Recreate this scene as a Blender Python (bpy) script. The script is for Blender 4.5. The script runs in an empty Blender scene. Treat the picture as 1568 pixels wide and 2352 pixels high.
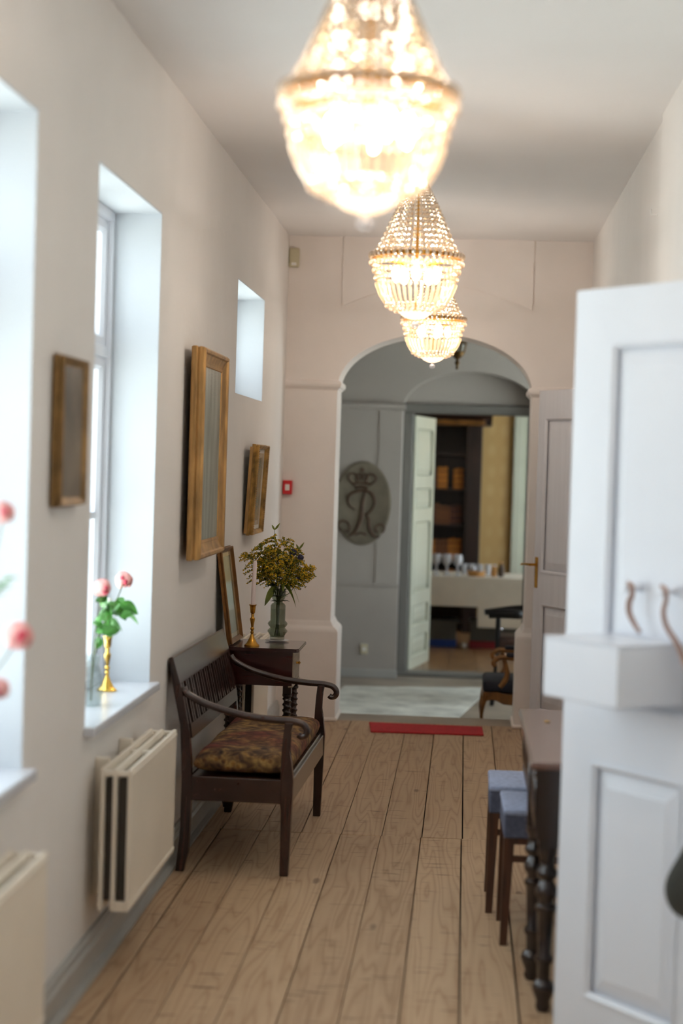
import bpy, bmesh, math, random
from mathutils import Vector, Matrix

S = bpy.context.scene
COL = S.collection
PI = math.pi

# ------------------------------------------------------------------ camera
cam_data = bpy.data.cameras.new('camera')
cam = bpy.data.objects.new('camera', cam_data)
COL.objects.link(cam)
cam_data.sensor_fit = 'VERTICAL'
cam_data.sensor_height = 36.0
cam_data.lens = 4200.0 / 2352.0 * 36.0
cam_data.clip_start = 0.05
cam_data.clip_end = 200
F = 4200.0
yd = Vector(((1068 - 784) / F, (1176 - 1072) / F, -1.0))
zd = Vector((0.030, 1.0, (0.030 * yd.x + yd.y)))
yd.normalize(); zd.normalize()
xd = yd.cross(zd)
R3 = Matrix((xd, yd, zd))          # rows: world axes in camera coordinates -> camera-to-world
cam.matrix_world = Matrix.Translation((0, 0, 1.55)) @ R3.to_4x4()
cam_data.dof.use_dof = True
cam_data.dof.focus_distance = 8.25
cam_data.dof.aperture_fstop = 1.65
S.camera = cam

# ------------------------------------------------------------------ sky, exposure
world = bpy.data.worlds.new('overcast_sky')
S.world = world
world.use_nodes = True
wn = world.node_tree
wn.nodes['Background'].inputs[0].default_value = (0.84, 0.93, 1.0, 1)
wn.nodes['Background'].inputs[1].default_value = 5.6
sun_l = bpy.data.lights.new('sun', 'SUN'); sun_l.energy = 36.0; sun_l.angle = math.radians(0.6); sun_l.color = (1.0, 0.97, 0.92)
sun = bpy.data.objects.new('sun', sun_l); COL.objects.link(sun)
sun.rotation_euler = Vector((0.03, 0.68, 0.73)).to_track_quat('Z', 'Y').to_euler()
S.view_settings.view_transform = 'Standard'
S.view_settings.look = 'None'
S.view_settings.gamma = 1.0
S.view_settings.use_curve_mapping = False
S.view_settings.exposure = 0.0
S.cycles.use_denoising = True
S.cycles.max_bounces = 10
S.cycles.diffuse_bounces = 6
S.cycles.glossy_bounces = 4
S.cycles.transmission_bounces = 6
S.cycles.transparent_max_bounces = 24
S.cycles.sample_clamp_indirect = 6.0
S.cycles.caustics_reflective = False
S.cycles.caustics_refractive = False

CH_POWER = 20.0        # watts of each chandelier's lamp
BULB_STRENGTH = 42.0

def portal(name, loc, rot, sx, sy):
    l = bpy.data.lights.new(name, 'AREA')
    l.shape = 'RECTANGLE'; l.size = sx; l.size_y = sy
    l.cycles.is_portal = True
    o = bpy.data.objects.new(name, l); COL.objects.link(o)
    o.location = loc; o.rotation_euler = rot
WIN = [(3.42, 4.53, 0.75, 2.41), (5.29, 6.40, 0.75, 2.41), (8.56, 9.70, 1.865, 2.405), (-0.6, 0.5, 0.75, 2.41)]
for (a, b, c, d) in WIN:     # sampling portals in the window openings, they give off no light of their own
    portal('window_portal', (-1.40, (a + b) / 2, (c + d) / 2), (0, -PI / 2, 0), d - c, b - a)
portal('window_portal', (2.52, 13.15, 1.3), (0, PI / 2, 0), 2.2, 2.3)
portal('window_portal', (3.05, 17.25, 1.4), (0, PI / 2, 0), 2.4, 2.7)

# ------------------------------------------------------------------ materials
def lin(c):
    r = []
    for v in c[:3]:
        v = v / 255.0
        r.append(v / 12.92 if v <= 0.04045 else ((v + 0.055) / 1.055) ** 2.4)
    return (r[0], r[1], r[2], 1.0)

class NT:
    def __init__(s, name):
        s.m = bpy.data.materials.new(name); s.m.use_nodes = True
        s.t = s.m.node_tree; s.n = s.t.nodes; s.b = s.n['Principled BSDF']; s.out = s.n['Material Output']
    def add(s, typ, **kw):
        n = s.n.new(typ)
        for k, v in kw.items():
            if k.startswith('i_'):
                n.inputs[k[2:].replace('_', ' ')].default_value = v
            else:
                setattr(n, k, v)
        return n
    def link(s, a, b): s.t.links.new(a, b)
    def coords(s, scale=(1, 1, 1), kind='Object', offset_random=False):
        tc = s.add('ShaderNodeTexCoord')
        mp = s.add('ShaderNodeMapping')
        mp.inputs['Scale'].default_value = scale
        s.link(tc.outputs[kind], mp.inputs['Vector'])
        if offset_random:
            oi = s.add('ShaderNodeObjectInfo')
            mu = s.add('ShaderNodeMath', operation='MULTIPLY'); mu.inputs[1].default_value = 37.0
            s.link(oi.outputs['Random'], mu.inputs[0])
            s.link(mu.outputs[0], mp.inputs['Location'])
        return mp.outputs[0]
    def ramp(s, fac, stops):
        r = s.add('ShaderNodeValToRGB')
        while len(r.color_ramp.elements) > len(stops): r.color_ramp.elements.remove(r.color_ramp.elements[-1])
        while len(r.color_ramp.elements) < len(stops): r.color_ramp.elements.new(0.5)
        for e, (p, c) in zip(r.color_ramp.elements, stops):
            e.position = p; e.color = lin(c)
        s.link(fac, r.inputs[0])
        return r.outputs[0]
    def bump(s, h, strength=0.2, dist=0.01):
        b = s.add('ShaderNodeBump'); b.inputs['Strength'].default_value = strength; b.inputs['Distance'].default_value = dist
        s.link(h, b.inputs['Height']); s.link(b.outputs[0], s.b.inputs['Normal'])

def M(name, c, rough=0.5, metal=0.0, var=0.06, scale=6.0, bump=0.0, bscale=None, stretch=(1, 1, 1), spec=0.5, coat=0.0, detail=3):
    t = NT(name)
    v = t.coords(stretch)
    n = t.add('ShaderNodeTexNoise', i_Scale=scale, i_Detail=detail)
    t.link(v, n.inputs['Vector'])
    lo = tuple(max(0, x * (1 - var)) for x in c); hi = tuple(min(255, x * (1 + var)) for x in c)
    col = t.ramp(n.outputs[0], [(0.3, lo), (0.7, hi)])
    t.link(col, t.b.inputs['Base Color'])
    t.b.inputs['Roughness'].default_value = rough
    t.b.inputs['Metallic'].default_value = metal
    t.b.inputs['Specular IOR Level'].default_value = spec
    if coat: t.b.inputs['Coat Weight'].default_value = coat; t.b.inputs['Coat Roughness'].default_value = 0.15
    if bump:
        n2 = t.add('ShaderNodeTexNoise', i_Scale=bscale or scale * 6, i_Detail=4)
        t.link(v, n2.inputs['Vector'])
        t.bump(n2.outputs[0], bump, 0.01)
    return t.m

def wood(name, dark, light, rough=0.35, scale=(18, 2, 18), coat=0.3):
    t = NT(name)
    v = t.coords(scale, offset_random=True)
    n = t.add('ShaderNodeTexNoise', i_Scale=2.2, i_Detail=6, i_Distortion=0.6)
    t.link(v, n.inputs['Vector'])
    t.link(t.ramp(n.outputs[0], [(0.3, dark), (0.7, light)]), t.b.inputs['Base Color'])
    t.b.inputs['Roughness'].default_value = rough
    t.b.inputs['Coat Weight'].default_value = coat
    t.b.inputs['Coat Roughness'].default_value = 0.2
    t.bump(n.outputs[0], 0.06, 0.005)
    return t.m

WALL = M('lime_washed_plaster', (228, 224, 220), 0.85, var=0.018, scale=1.3, bump=0.18, bscale=22, spec=0.2)
FARWALL = M('warm_white_plaster', (236, 228, 222), 0.85, var=0.025, scale=1.6, bump=0.2, bscale=18, spec=0.2)
REVEAL = M('dimmed_reveal_plaster', (208, 213, 218), 0.8, var=0.015, scale=2, bump=0.15, bscale=20, spec=0.2)  # darker, cooler plaster colour that holds down the brightly lit reveals
CEIL = M('ceiling_plaster', (236, 234, 233), 0.9, var=0.015, scale=0.8, spec=0.15)
WHITE = M('white_gloss_paint', (226, 230, 238), 0.32, var=0.01, scale=3, spec=0.5)
DOORGREY = M('pale_door_paint', (205, 203, 206), 0.4, var=0.02, scale=3, stretch=(8, 8, 0.5))
SILL = M('white_sill_paint', (214, 218, 226), 0.25, var=0.01, scale=2)
BASE = M('grey_skirting_paint', (166, 166, 163), 0.3, var=0.03, scale=3)
SHADEWALL = M('shaded_vestibule_plaster', (172, 166, 160), 0.85, var=0.03, scale=1.2, bump=0.15, bscale=15, spec=0.2)  # plaster greyed in colour, partly standing in for the vestibule's shade
GREYPAINT = M('grey_casing_paint', (112, 110, 106), 0.5, var=0.03, scale=2)
SAGE = M('pale_sage_paint', (200, 204, 188), 0.35, var=0.02, scale=3)
STONE = M('vestibule_stone_floor', (150, 138, 124), 0.45, var=0.12, scale=2.2, bump=0.1)
RADC = M('cream_radiator_enamel', (236, 226, 210), 0.38, var=0.015, scale=4)
RADD = M('radiator_inner_shade', (60, 56, 50), 0.7)  # dark fin colour stands in for shade between the radiator panels
MAHO = wood('dark_mahogany', (26, 12, 9), (60, 33, 24), 0.26, coat=0.6)
MAHOX = wood('dark_mahogany_across', (26, 12, 9), (60, 33, 25), 0.26, scale=(18, 18, 2))
TABW = wood('red_brown_mahogany', (34, 8, 7), (70, 26, 22), 0.2, scale=(2, 18, 18), coat=0.6)
TABE = wood('lit_table_side', (120, 100, 80), (170, 150, 122), 0.35, scale=(18, 2, 18))  # pale wood colour standing in for light on the table's right face
BLACKW = wood('blackened_oak', (18, 12, 11), (44, 30, 27), 0.22, scale=(10, 2, 10), coat=0.6)
TOPW = wood('polished_rosewood_top', (82, 56, 48), (122, 92, 82), 0.18, scale=(8, 1.2, 8), coat=0.7)
STOOLW = wood('brown_beech', (48, 26, 15), (86, 50, 30), 0.4, scale=(20, 20, 2))
BOOKW = wood('bookcase_walnut', (18, 8, 6), (40, 19, 12), 0.4, scale=(12, 12, 2))
RED = M('red_coir_mat', (180, 40, 46), 0.9, var=0.1, scale=60, bump=0.4, bscale=300)
REDP = M('red_plastic', (200, 26, 34), 0.35)
WPLAST = M('white_plastic', (232, 230, 226), 0.4, var=0.01)
BEIGEP = M('yellowed_sensor_plastic', (196, 188, 158), 0.5, var=0.02)
BRASS = M('aged_brass', (190, 140, 60), 0.28, metal=1.0, var=0.15, scale=20)
BRASSL = M('bright_brass', (235, 190, 95), 0.2, metal=1.0, var=0.1, scale=15)
BRONZE = M('dark_bronze', (96, 74, 44), 0.4, metal=0.9, var=0.2, scale=20)
GOLD = M('worn_gilt', (172, 132, 80), 0.40, metal=0.45, var=0.16, scale=14, bump=0.12, bscale=60, stretch=(3, 1, 0.5))
GOLDD = M('dull_gilt', (158, 122, 66), 0.45, metal=0.5, var=0.3, scale=20, bump=0.2, bscale=80)
GOLDP2 = M('dark_old_gilt', (128, 98, 56), 0.45, metal=0.35, var=0.2, scale=14)
GOLDP = M('pale_gilt_inner', (190, 166, 124), 0.4, metal=0.4, var=0.12, scale=14)
GOLDBR = M('brown_gilt', (122, 82, 40), 0.4, metal=0.4, var=0.2, scale=14)
MATTB = M('pale_mount_board', (206, 200, 190), 0.8, var=0.03)
WAX = M('pale_pink_wax', (232, 214, 210), 0.45, var=0.01)
WAXW = M('white_wax', (245, 244, 240), 0.45, var=0.01)
STEM = M('green_stem', (74, 88, 34), 0.6, var=0.2, scale=30)
LEAF = M('olive_leaf', (104, 112, 34), 0.5, var=0.25, scale=30)
LEAFD = M('dark_leaf', (38, 48, 24), 0.5, var=0.25, scale=30)
LEAFG = M('fresh_green_leaf', (70, 130, 52), 0.5, var=0.3, scale=30)
ROD = M('goldenrod_yellow', (196, 156, 26), 0.7, var=0.25, scale=40)
RODG = M('goldenrod_green', (96, 104, 26), 0.7, var=0.25, scale=40)
THIS = M('thistle_blue', (62, 62, 88), 0.7, var=0.3, scale=60)
PINK = M('pink_petals', (244, 168, 164), 0.6, var=0.12, scale=30)
PINKD = M('deep_pink_heart', (208, 74, 96), 0.6, var=0.15, scale=30)
DENIM = M('blue_grey_linen', (150, 160, 186), 0.9, var=0.08, scale=60, bump=0.3, bscale=300)
DENIMD = M('slate_stool_skirt', (84, 88, 106), 0.9, var=0.1, scale=60, bump=0.3, bscale=300)
BLACKC = M('black_upholstery', (26, 27, 38), 0.75, var=0.15, scale=30)
BROWNL = M('brown_leather', (58, 34, 24), 0.5, var=0.2, scale=15)
LEATH = M('tan_leather_strap', (150, 120, 108), 0.55, var=0.1, scale=20)
BAGM = M('dark_olive_canvas', (44, 44, 36), 0.8, var=0.15, scale=60, bump=0.3, bscale=200)
LINEN = M('white_tablecloth', (224, 218, 206), 0.8, var=0.02)
CRATE = M('grey_crate_plastic', (88, 90, 88), 0.6, var=0.08)
BLUEC = M('blue_crate_plastic', (24, 62, 140), 0.5)
REDC = M('dark_red_crate_plastic', (126, 20, 32), 0.5)
WICK = M('honey_wicker', (196, 144, 82), 0.6, var=0.2, scale=60, bump=0.3, bscale=120)
BOOKA = M('tan_leather_spines', (168, 104, 34), 0.55, var=0.2, scale=25)
BOOKB = M('brown_leather_spines', (104, 62, 30), 0.55, var=0.25, scale=25)
BOOKC = M('dark_red_brown_spines', (66, 34, 24), 0.55, var=0.25, scale=25)
TURF = M('pale_gravel', (202, 206, 204), 0.95, var=0.1, scale=8)
DARK = M('dark_gap', (24, 18, 14), 0.9)
PLAQ = M('plaque_stone', (120, 112, 96), 0.75, var=0.08, scale=8, bump=0.2)
PLAQR = M('plaque_relief', (82, 62, 46), 0.6, var=0.15, scale=20)
GREYMETAL = M('black_iron', (30, 28, 28), 0.4, metal=0.6)
ROOMFL = wood('parlour_floorboards', (124, 90, 58), (160, 122, 84), 0.35, scale=(4, 1, 4))
PICT1 = M('dark_portrait_canvas', (84, 74, 62), 0.4, var=0.45, scale=5, detail=4)
PHOTO = M('grey_print_under_glass', (178, 184, 178), 0.2, var=0.15, scale=4)

def floor_mat():
    t = NT('scrubbed_pine_boards')
    v = t.coords((1, 1, 1), offset_random=True)
    # cathedral grain: distorted bands running along the board
    mp = t.add('ShaderNodeMapping'); mp.inputs['Scale'].default_value = (1.0, 0.055, 1.0); t.link(v, mp.inputs['Vector'])
    d = t.add('ShaderNodeTexNoise', i_Scale=9.0, i_Detail=2.0); t.link(mp.outputs[0], d.inputs['Vector'])
    mul = t.add('ShaderNodeMath', operation='MULTIPLY'); mul.inputs[1].default_value = 13.0
    t.link(d.outputs[0], mul.inputs[0])
    fr = t.add('ShaderNodeMath', operation='PINGPONG'); fr.inputs[1].default_value = 0.5
    t.link(mul.outputs[0], fr.inputs[0])
    g = t.ramp(fr.outputs[0], [(0.0, (168, 138, 108)), (0.14, (184, 156, 126)), (0.5, (194, 167, 137))])
    # short dark saw marks across the board
    mp2 = t.add('ShaderNodeMapping'); mp2.inputs['Scale'].default_value = (7.0, 46.0, 1.0); t.link(v, mp2.inputs['Vector'])
    k = t.add('ShaderNodeTexNoise', i_Scale=1.3, i_Detail=1.0); t.link(mp2.outputs[0], k.inputs['Vector'])
    kr = t.ramp(k.outputs[0], [(0.66, (255, 255, 255)), (0.76, (120, 96, 78))])
    mx = t.add('ShaderNodeMix', data_type='RGBA', blend_type='MULTIPLY'); mx.inputs[0].default_value = 0.75
    t.link(g, mx.inputs[6]); t.link(kr, mx.inputs[7])
    # knots
    mp3 = t.add('ShaderNodeMapping'); mp3.inputs['Scale'].default_value = (6.0, 1.7, 1.0); t.link(v, mp3.inputs['Vector'])
    vo = t.add('ShaderNodeTexVoronoi', i_Scale=1.0); t.link(mp3.outputs[0], vo.inputs['Vector'])
    vr = t.ramp(vo.outputs['Distance'], [(0.05, (84, 56, 40)), (0.1, (255, 255, 255))])
    mx2 = t.add('ShaderNodeMix', data_type='RGBA', blend_type='MULTIPLY'); mx2.inputs[0].default_value = 0.6
    t.link(mx.outputs[2], mx2.inputs[6]); t.link(vr, mx2.inputs[7])
    # board to board tone
    oi = t.add('ShaderNodeObjectInfo')
    tr = t.ramp(oi.outputs['Random'], [(0, (232, 226, 220)), (1, (255, 252, 248))])
    mx3 = t.add('ShaderNodeMix', data_type='RGBA', blend_type='MULTIPLY'); mx3.inputs[0].default_value = 1.0
    t.link(mx2.outputs[2], mx3.inputs[6]); t.link(tr, mx3.inputs[7])
    t.link(mx3.outputs[2], t.b.inputs['Base Color'])
    t.b.inputs['Roughness'].default_value = 0.5
    t.b.inputs['Specular IOR Level'].default_value = 0.35
    t.bump(fr.outputs[0], 0.12, 0.003)
    return t.m
BOARD = floor_mat()

def tapestry():
    t = NT('faded_floral_tapestry')
    v = t.coords((1, 1, 1))
    a = t.add('ShaderNodeTexNoise', i_Scale=21, i_Detail=6, i_Distortion=0.6); t.link(v, a.inputs['Vector'])
    big = t.add('ShaderNodeTexNoise', i_Scale=2.6, i_Detail=2); t.link(v, big.inputs['Vector'])
    vo = t.add('ShaderNodeTexVoronoi', i_Scale=30); t.link(v, vo.inputs['Vector'])
    base = t.ramp(a.outputs[0], [(0.30, (46, 30, 22)), (0.43, (104, 76, 50)), (0.56, (146, 112, 64)), (0.70, (172, 138, 78))])
    redc = t.ramp(a.outputs[0], [(0.3, (78, 30, 26)), (0.6, (128, 58, 46)), (0.75, (140, 100, 66))])
    f = t.ramp(big.outputs[0], [(0.50, (0, 0, 0)), (0.60, (255, 255, 255))])
    mx = t.add('ShaderNodeMix', data_type='RGBA'); t.link(f, mx.inputs[0]); t.link(base, mx.inputs[6]); t.link(redc, mx.inputs[7])
    spots = t.ramp(vo.outputs['Distance'], [(0.15, (200, 165, 90)), (0.35, (255, 255, 255)), (0.7, (140, 120, 100))])
    m2 = t.add('ShaderNodeMix', data_type='RGBA', blend_type='MULTIPLY'); m2.inputs[0].default_value = 0.7
    t.link(mx.outputs[2], m2.inputs[6]); t.link(spots, m2.inputs[7])
    t.link(m2.outputs[2], t.b.inputs['Base Color'])
    t.b.inputs['Roughness'].default_value = 0.9
    n = t.add('ShaderNodeTexNoise', i_Scale=200); t.link(v, n.inputs['Vector'])
    t.bump(n.outputs[0], 0.4, 0.004)
    return t.m
TAPE = tapestry()

def canvas_mat():
    t = NT('canvas_with_glare_tone')
    v = t.coords((1, 6, 1.0))
    n = t.add('ShaderNodeTexNoise', i_Scale=3, i_Detail=3); t.link(v, n.inputs['Vector'])
    t.link(t.ramp(n.outputs[0], [(0.3, (100, 100, 90)), (0.7, (150, 158, 150))]), t.b.inputs['Base Color'])  # grey-green base brightened to stand in for glare off the canvas
    w = t.add('ShaderNodeTexNoise', i_Scale=160); t.link(t.coords((1, 1, 1)), w.inputs['Vector'])
    t.b.inputs['Roughness'].default_value = 0.32
    t.bump(w.outputs[0], 0.5, 0.004)
    return t.m
CANVAS = canvas_mat()

def wallpaper():
    t = NT('ochre_damask_wallpaper')
    v = t.coords((1, 1, 0.62))
    vo = t.add('ShaderNodeTexVoronoi', i_Scale=7.5); vo.inputs['Randomness'].default_value = 0.12; t.link(v, vo.inputs['Vector'])
    t.link(t.ramp(vo.outputs['Distance'], [(0.1, (214, 192, 146)), (0.3, (200, 168, 114)), (0.5, (192, 158, 102))]), t.b.inputs['Base Color'])
    t.b.inputs['Roughness'].default_value = 0.7
    return t.m
PAPER = wallpaper()

def glassmat(name, tint, transp, rough=0.02, body=None):
    t = NT(name)
    tr = t.add('ShaderNodeBsdfTransparent'); tr.inputs[0].default_value = lin(tint)
    gl = t.add('ShaderNodeBsdfGlossy'); gl.inputs['Roughness'].default_value = rough
    mx = t.add('ShaderNodeMixShader')
    fr = t.add('ShaderNodeFresnel', i_IOR=1.5)
    ge = t.add('ShaderNodeNewGeometry'); iv = t.add('ShaderNodeMath', operation='SUBTRACT'); iv.inputs[0].default_value = 1.0
    t.link(ge.outputs['Backfacing'], iv.inputs[1])
    mu = t.add('ShaderNodeMath', operation='MULTIPLY'); t.link(fr.outputs[0], mu.inputs[0]); t.link(iv.outputs[0], mu.inputs[1])
    t.link(mu.outputs[0], mx.inputs[0])
    t.link(tr.outputs[0], mx.inputs[1]); t.link(gl.outputs[0], mx.inputs[2])
    last = mx.outputs[0]
    if body:
        df = t.add('ShaderNodeBsdfDiffuse'); df.inputs[0].default_value = lin(body)
        m2 = t.add('ShaderNodeMixShader'); m2.inputs[0].default_value = 1 - transp
        t.link(last, m2.inputs[1]); t.link(df.outputs[0], m2.inputs[2]); last = m2.outputs[0]
    t.link(last, t.out.inputs[0])
    return t.m
PANE = glassmat('window_glass', (250, 252, 251), 1)
VASEG = glassmat('smoky_green_glass', (222, 225, 218), 0.985, body=(60, 64, 56))
CLEARG = glassmat('clear_drinking_glass', (240, 242, 242), 0.55, body=(240, 240, 246))
CLEARV = glassmat('clear_vase_glass', (240, 243, 242), 0.93, body=(225, 228, 228))
SILVER = M('polished_steel', (215, 215, 225), 0.15, metal=0.9)

def crystal(name='cut_crystal', clear=0.46, body=(214, 192, 166)):
    t = NT(name)
    tr = t.add('ShaderNodeBsdfTransparent'); tr.inputs[0].default_value = lin((253, 250, 246))
    tl = t.add('ShaderNodeBsdfTranslucent'); tl.inputs[0].default_value = lin(body)
    df = t.add('ShaderNodeBsdfDiffuse'); df.inputs[0].default_value = lin(body)
    gl = t.add('ShaderNodeBsdfGlossy'); gl.inputs['Roughness'].default_value = 0.08; gl.inputs[0].default_value = lin((255, 248, 236))
    a = t.add('ShaderNodeMixShader'); a.inputs[0].default_value = 0.35
    t.link(tl.outputs[0], a.inputs[1]); t.link(df.outputs[0], a.inputs[2])
    b = t.add('ShaderNodeMixShader'); b.inputs[0].default_value = clear
    t.link(a.outputs[0], b.inputs[1]); t.link(tr.outputs[0], b.inputs[2])
    c = t.add('ShaderNodeMixShader'); c.inputs[0].default_value = 0.30
    t.link(b.outputs[0], c.inputs[1]); t.link(gl.outputs[0], c.inputs[2])
    t.link(c.outputs[0], t.out.inputs[0])
    return t.m
CRYST = crystal()
CRYSTB = crystal('dimmed_bead_crystal', 0.62, (150, 132, 108))  # strand copy with a darker body colour so the cone glows less

def emis(name, c, s):
    t = NT(name)
    e = t.add('ShaderNodeEmission'); e.inputs[0].default_value = lin(c); e.inputs[1].default_value = s
    t.link(e.outputs[0], t.out.inputs[0])
    return t.m
BULB = emis('lit_bulb_glass', (255, 222, 178), BULB_STRENGTH)

# ------------------------------------------------------------------ mesh helpers
def newbm(): return bmesh.new()

def box(bm, x0, x1, y0, y1, z0, z1, bev=0.0, seg=1):
    vs = [bm.verts.new((x, y, z)) for x in (x0, x1) for y in (y0, y1) for z in (z0, z1)]
    f = [(0, 1, 3, 2), (4, 6, 7, 5), (0, 4, 5, 1), (2, 3, 7, 6), (0, 2, 6, 4), (1, 5, 7, 3)]
    fs = [bm.faces.new([vs[i] for i in q]) for q in f]
    if bev:
        es = list({e for q in fs for e in q.edges})
        bmesh.ops.bevel(bm, geom=es, offset=bev, segments=seg, affect='EDGES', profile=0.5)
    return bm

def prism(bm, pts, y0, y1, axis='y'):
    """extrude polygon pts (a,b); axis y: pts are (x,z); axis x: pts are (y,z); axis z: pts are (x,y)"""
    def v(p, c):
        return {'y': (p[0], c, p[1]), 'x': (c, p[0], p[1]), 'z': (p[0], p[1], c)}[axis]
    a = [bm.verts.new(v(p, y0)) for p in pts]; b = [bm.verts.new(v(p, y1)) for p in pts]
    n = len(pts)
    bm.faces.new(a); bm.faces.new(b[::-1])
    for i in range(n):
        bm.faces.new((a[i], b[i], b[(i + 1) % n], a[(i + 1) % n]))
    return bm

def lathe(bm, prof, c=(0, 0, 0), n=20, sy=1.0):
    rings = []
    for (r, z) in prof:
        if r < 1e-5:
            rings.append([bm.verts.new((c[0], c[1], c[2] + z))])
        else:
            rings.append([bm.verts.new((c[0] + r * math.cos(2 * PI * k / n), c[1] + sy * r * math.sin(2 * PI * k / n), c[2] + z)) for k in range(n)])
    for a, b in zip(rings, rings[1:]):
        for k in range(n):
            k2 = (k + 1) % n
            if len(a) == 1 and len(b) == 1: continue
            if len(a) == 1: bm.faces.new((a[0], b[k2], b[k]))
            elif len(b) == 1: bm.faces.new((a[k], a[k2], b[0]))
            else: bm.faces.new((a[k], a[k2], b[k2], b[k]))
    return bm

def smoothpath(pts, k=5):
    P = [Vector(p) for p in pts]; out = []
    for i in range(len(P) - 1):
        p0 = P[max(i - 1, 0)]; p1 = P[i]; p2 = P[i + 1]; p3 = P[min(i + 2, len(P) - 1)]
        for j in range(k):
            t = j / k
            out.append(0.5 * ((2 * p1) + (-p0 + p2) * t + (2 * p0 - 5 * p1 + 4 * p2 - p3) * t * t + (-p0 + 3 * p1 - 3 * p2 + p3) * t ** 3))
    out.append(P[-1]); return out

def tube(bm, pts, rad, n=8, smooth=0, flat=1.0):
    P = smoothpath(pts, smooth) if smooth else [Vector(p) for p in pts]
    m = len(P)
    rings = []
    up = Vector((0, 0, 1))
    d0 = (P[1] - P[0]).normalized()
    if abs(d0.dot(up)) > 0.9: up = Vector((0, 1, 0))
    s = d0.cross(up).normalized()
    for i, p in enumerate(P):
        d = (P[min(i + 1, m - 1)] - P[max(i - 1, 0)]).normalized()
        s = (s - d * s.dot(d)).normalized()
        u = s.cross(d)
        r = rad(i / (m - 1)) if callable(rad) else rad
        rings.append([bm.verts.new(p + (s * math.cos(2 * PI * k / n) + u * math.sin(2 * PI * k / n) * flat) * r) for k in range(n)])
    for a, b in zip(rings, rings[1:]):
        for k in range(n):
            bm.faces.new((a[k], a[(k + 1) % n], b[(k + 1) % n], b[k]))
    bm.faces.new(rings[0][::-1]); bm.faces.new(rings[-1])
    return bm

def ball(bm, c, r, sub=1, s=(1, 1, 1)):
    bmesh.ops.create_icosphere(bm, subdivisions=sub, radius=1.0, matrix=Matrix.Translation(c) @ Matrix.Diagonal((r * s[0], r * s[1], r * s[2], 1)))
    return bm

def frame_ring(bm, w, h, prof, o=(0, 0, 0), A=Vector((0, 1, 0)), B=Vector((0, 0, 1)), N=Vector((1, 0, 0))):
    """mitred rectangular moulding; prof = closed list of (inset, height); A,B in-plane axes, N outward"""
    o = Vector(o); loops = []
    for (d, y) in prof:
        loops.append([bm.verts.new(o + A * a + B * b + N * y) for a, b in ((d, d), (w - d, d), (w - d, h - d), (d, h - d))])
    m = len(prof)
    for i in range(m):
        p, q = loops[i], loops[(i + 1) % m]
        for k in range(4):
            bm.faces.new((p[k], p[(k + 1) % 4], q[(k + 1) % 4], q[k]))
    return bm

def obj(name, bm, mat, parent=None, smooth=False, label=None):
    bmesh.ops.recalc_face_normals(bm, faces=bm.faces)
    me = bpy.data.meshes.new(name); bm.to_mesh(me); bm.free()
    me.materials.append(mat)
    if smooth:
        me.polygons.foreach_set('use_smooth', [True] * len(me.polygons))
        try: me.set_sharp_from_angle(angle=math.radians(42))
        except Exception: pass
    o = bpy.data.objects.new(name, me); COL.objects.link(o)
    if parent is not None: o.parent = parent
    if label: o['label'] = label
    return o

def inst(name, me, parent, loc=(0, 0, 0), rz=0.0, sc=None):
    o = bpy.data.objects.new(name, me); COL.objects.link(o); o.parent = parent
    o.location = loc; o.rotation_euler = (0, 0, rz)
    if sc: o.scale = sc
    return o

def tag(o, label, cat, group=None):
    o['label'] = label; o['category'] = cat
    if group: o['group'] = group
    return o

def thing(name, label, cat, loc=(0, 0, 0), rz=0.0, group=None):
    o = bpy.data.objects.new(name, None); COL.objects.link(o)
    o.empty_display_size = 0.05
    o.location = loc; o.rotation_euler = (0, 0, rz)
    return tag(o, label, cat, group)

def struct(name, bm, mat, parent=None, smooth=False):
    o = obj(name, bm, mat, parent, smooth)
    if parent is None: o['kind'] = 'structure'
    return o

def sempty(name, loc=(0, 0, 0), rz=0.0):
    o = bpy.data.objects.new(name, None); COL.objects.link(o); o.location = loc; o.rotation_euler = (0, 0, rz)
    o.empty_display_size = 0.05
    o['kind'] = 'structure'; return o

def copytree(o, parent=None):
    c = o.copy(); COL.objects.link(c); c.parent = parent
    for ch in o.children: copytree(ch, c)
    return c

# ------------------------------------------------------------------ the shell
XL, XR, YB, HC = -1.09, 0.70, 10.93, 2.90
XO = -1.37                      # outer face of the window wall

def wallcells(bm, fixed, c0, c1, u0, u1, z0, z1, holes):
    us = sorted({u0, u1, *[h[0] for h in holes], *[h[1] for h in holes]})
    zs = sorted({z0, z1, *[h[2] for h in holes], *[h[3] for h in holes]})
    for a, b in zip(us, us[1:]):
        for c, d in zip(zs, zs[1:]):
            um, zm = (a + b) / 2, (c + d) / 2
            if any(h[0] < um < h[1] and h[2] < zm < h[3] for h in holes): continue
            if fixed == 'x': box(bm, c0, c1, a, b, c, d)
            else: box(bm, a, b, c0, c1, c, d)
    bmesh.ops.remove_doubles(bm, verts=bm.verts, dist=1e-4)
    return bm

bm = newbm(); wallcells(bm, 'x', XO, XL, -2.6, YB + 0.4, -0.4, 3.1, WIN)
wl = struct('wall_left', bm, WALL)
# window reveals are lined with plaster dimmed in colour against the daylight
bm = newbm(); box(bm, XR, XR + 0.3, -2.6, 7.0, -0.1, 3.1); box(bm, XR + 0.015, XR + 0.3, 7.0, YB + 0.37, -0.1, 3.1)
struct('wall_right', bm, WALL)
bm = newbm(); box(bm, XL, XR, -2.9, -2.6, -0.1, 3.1); struct('wall_front', bm, WALL)
bm = newbm(); box(bm, XO, XR + 0.3, -2.9, YB + 0.37, HC, HC + 0.2); struct('ceiling', bm, CEIL)

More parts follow.
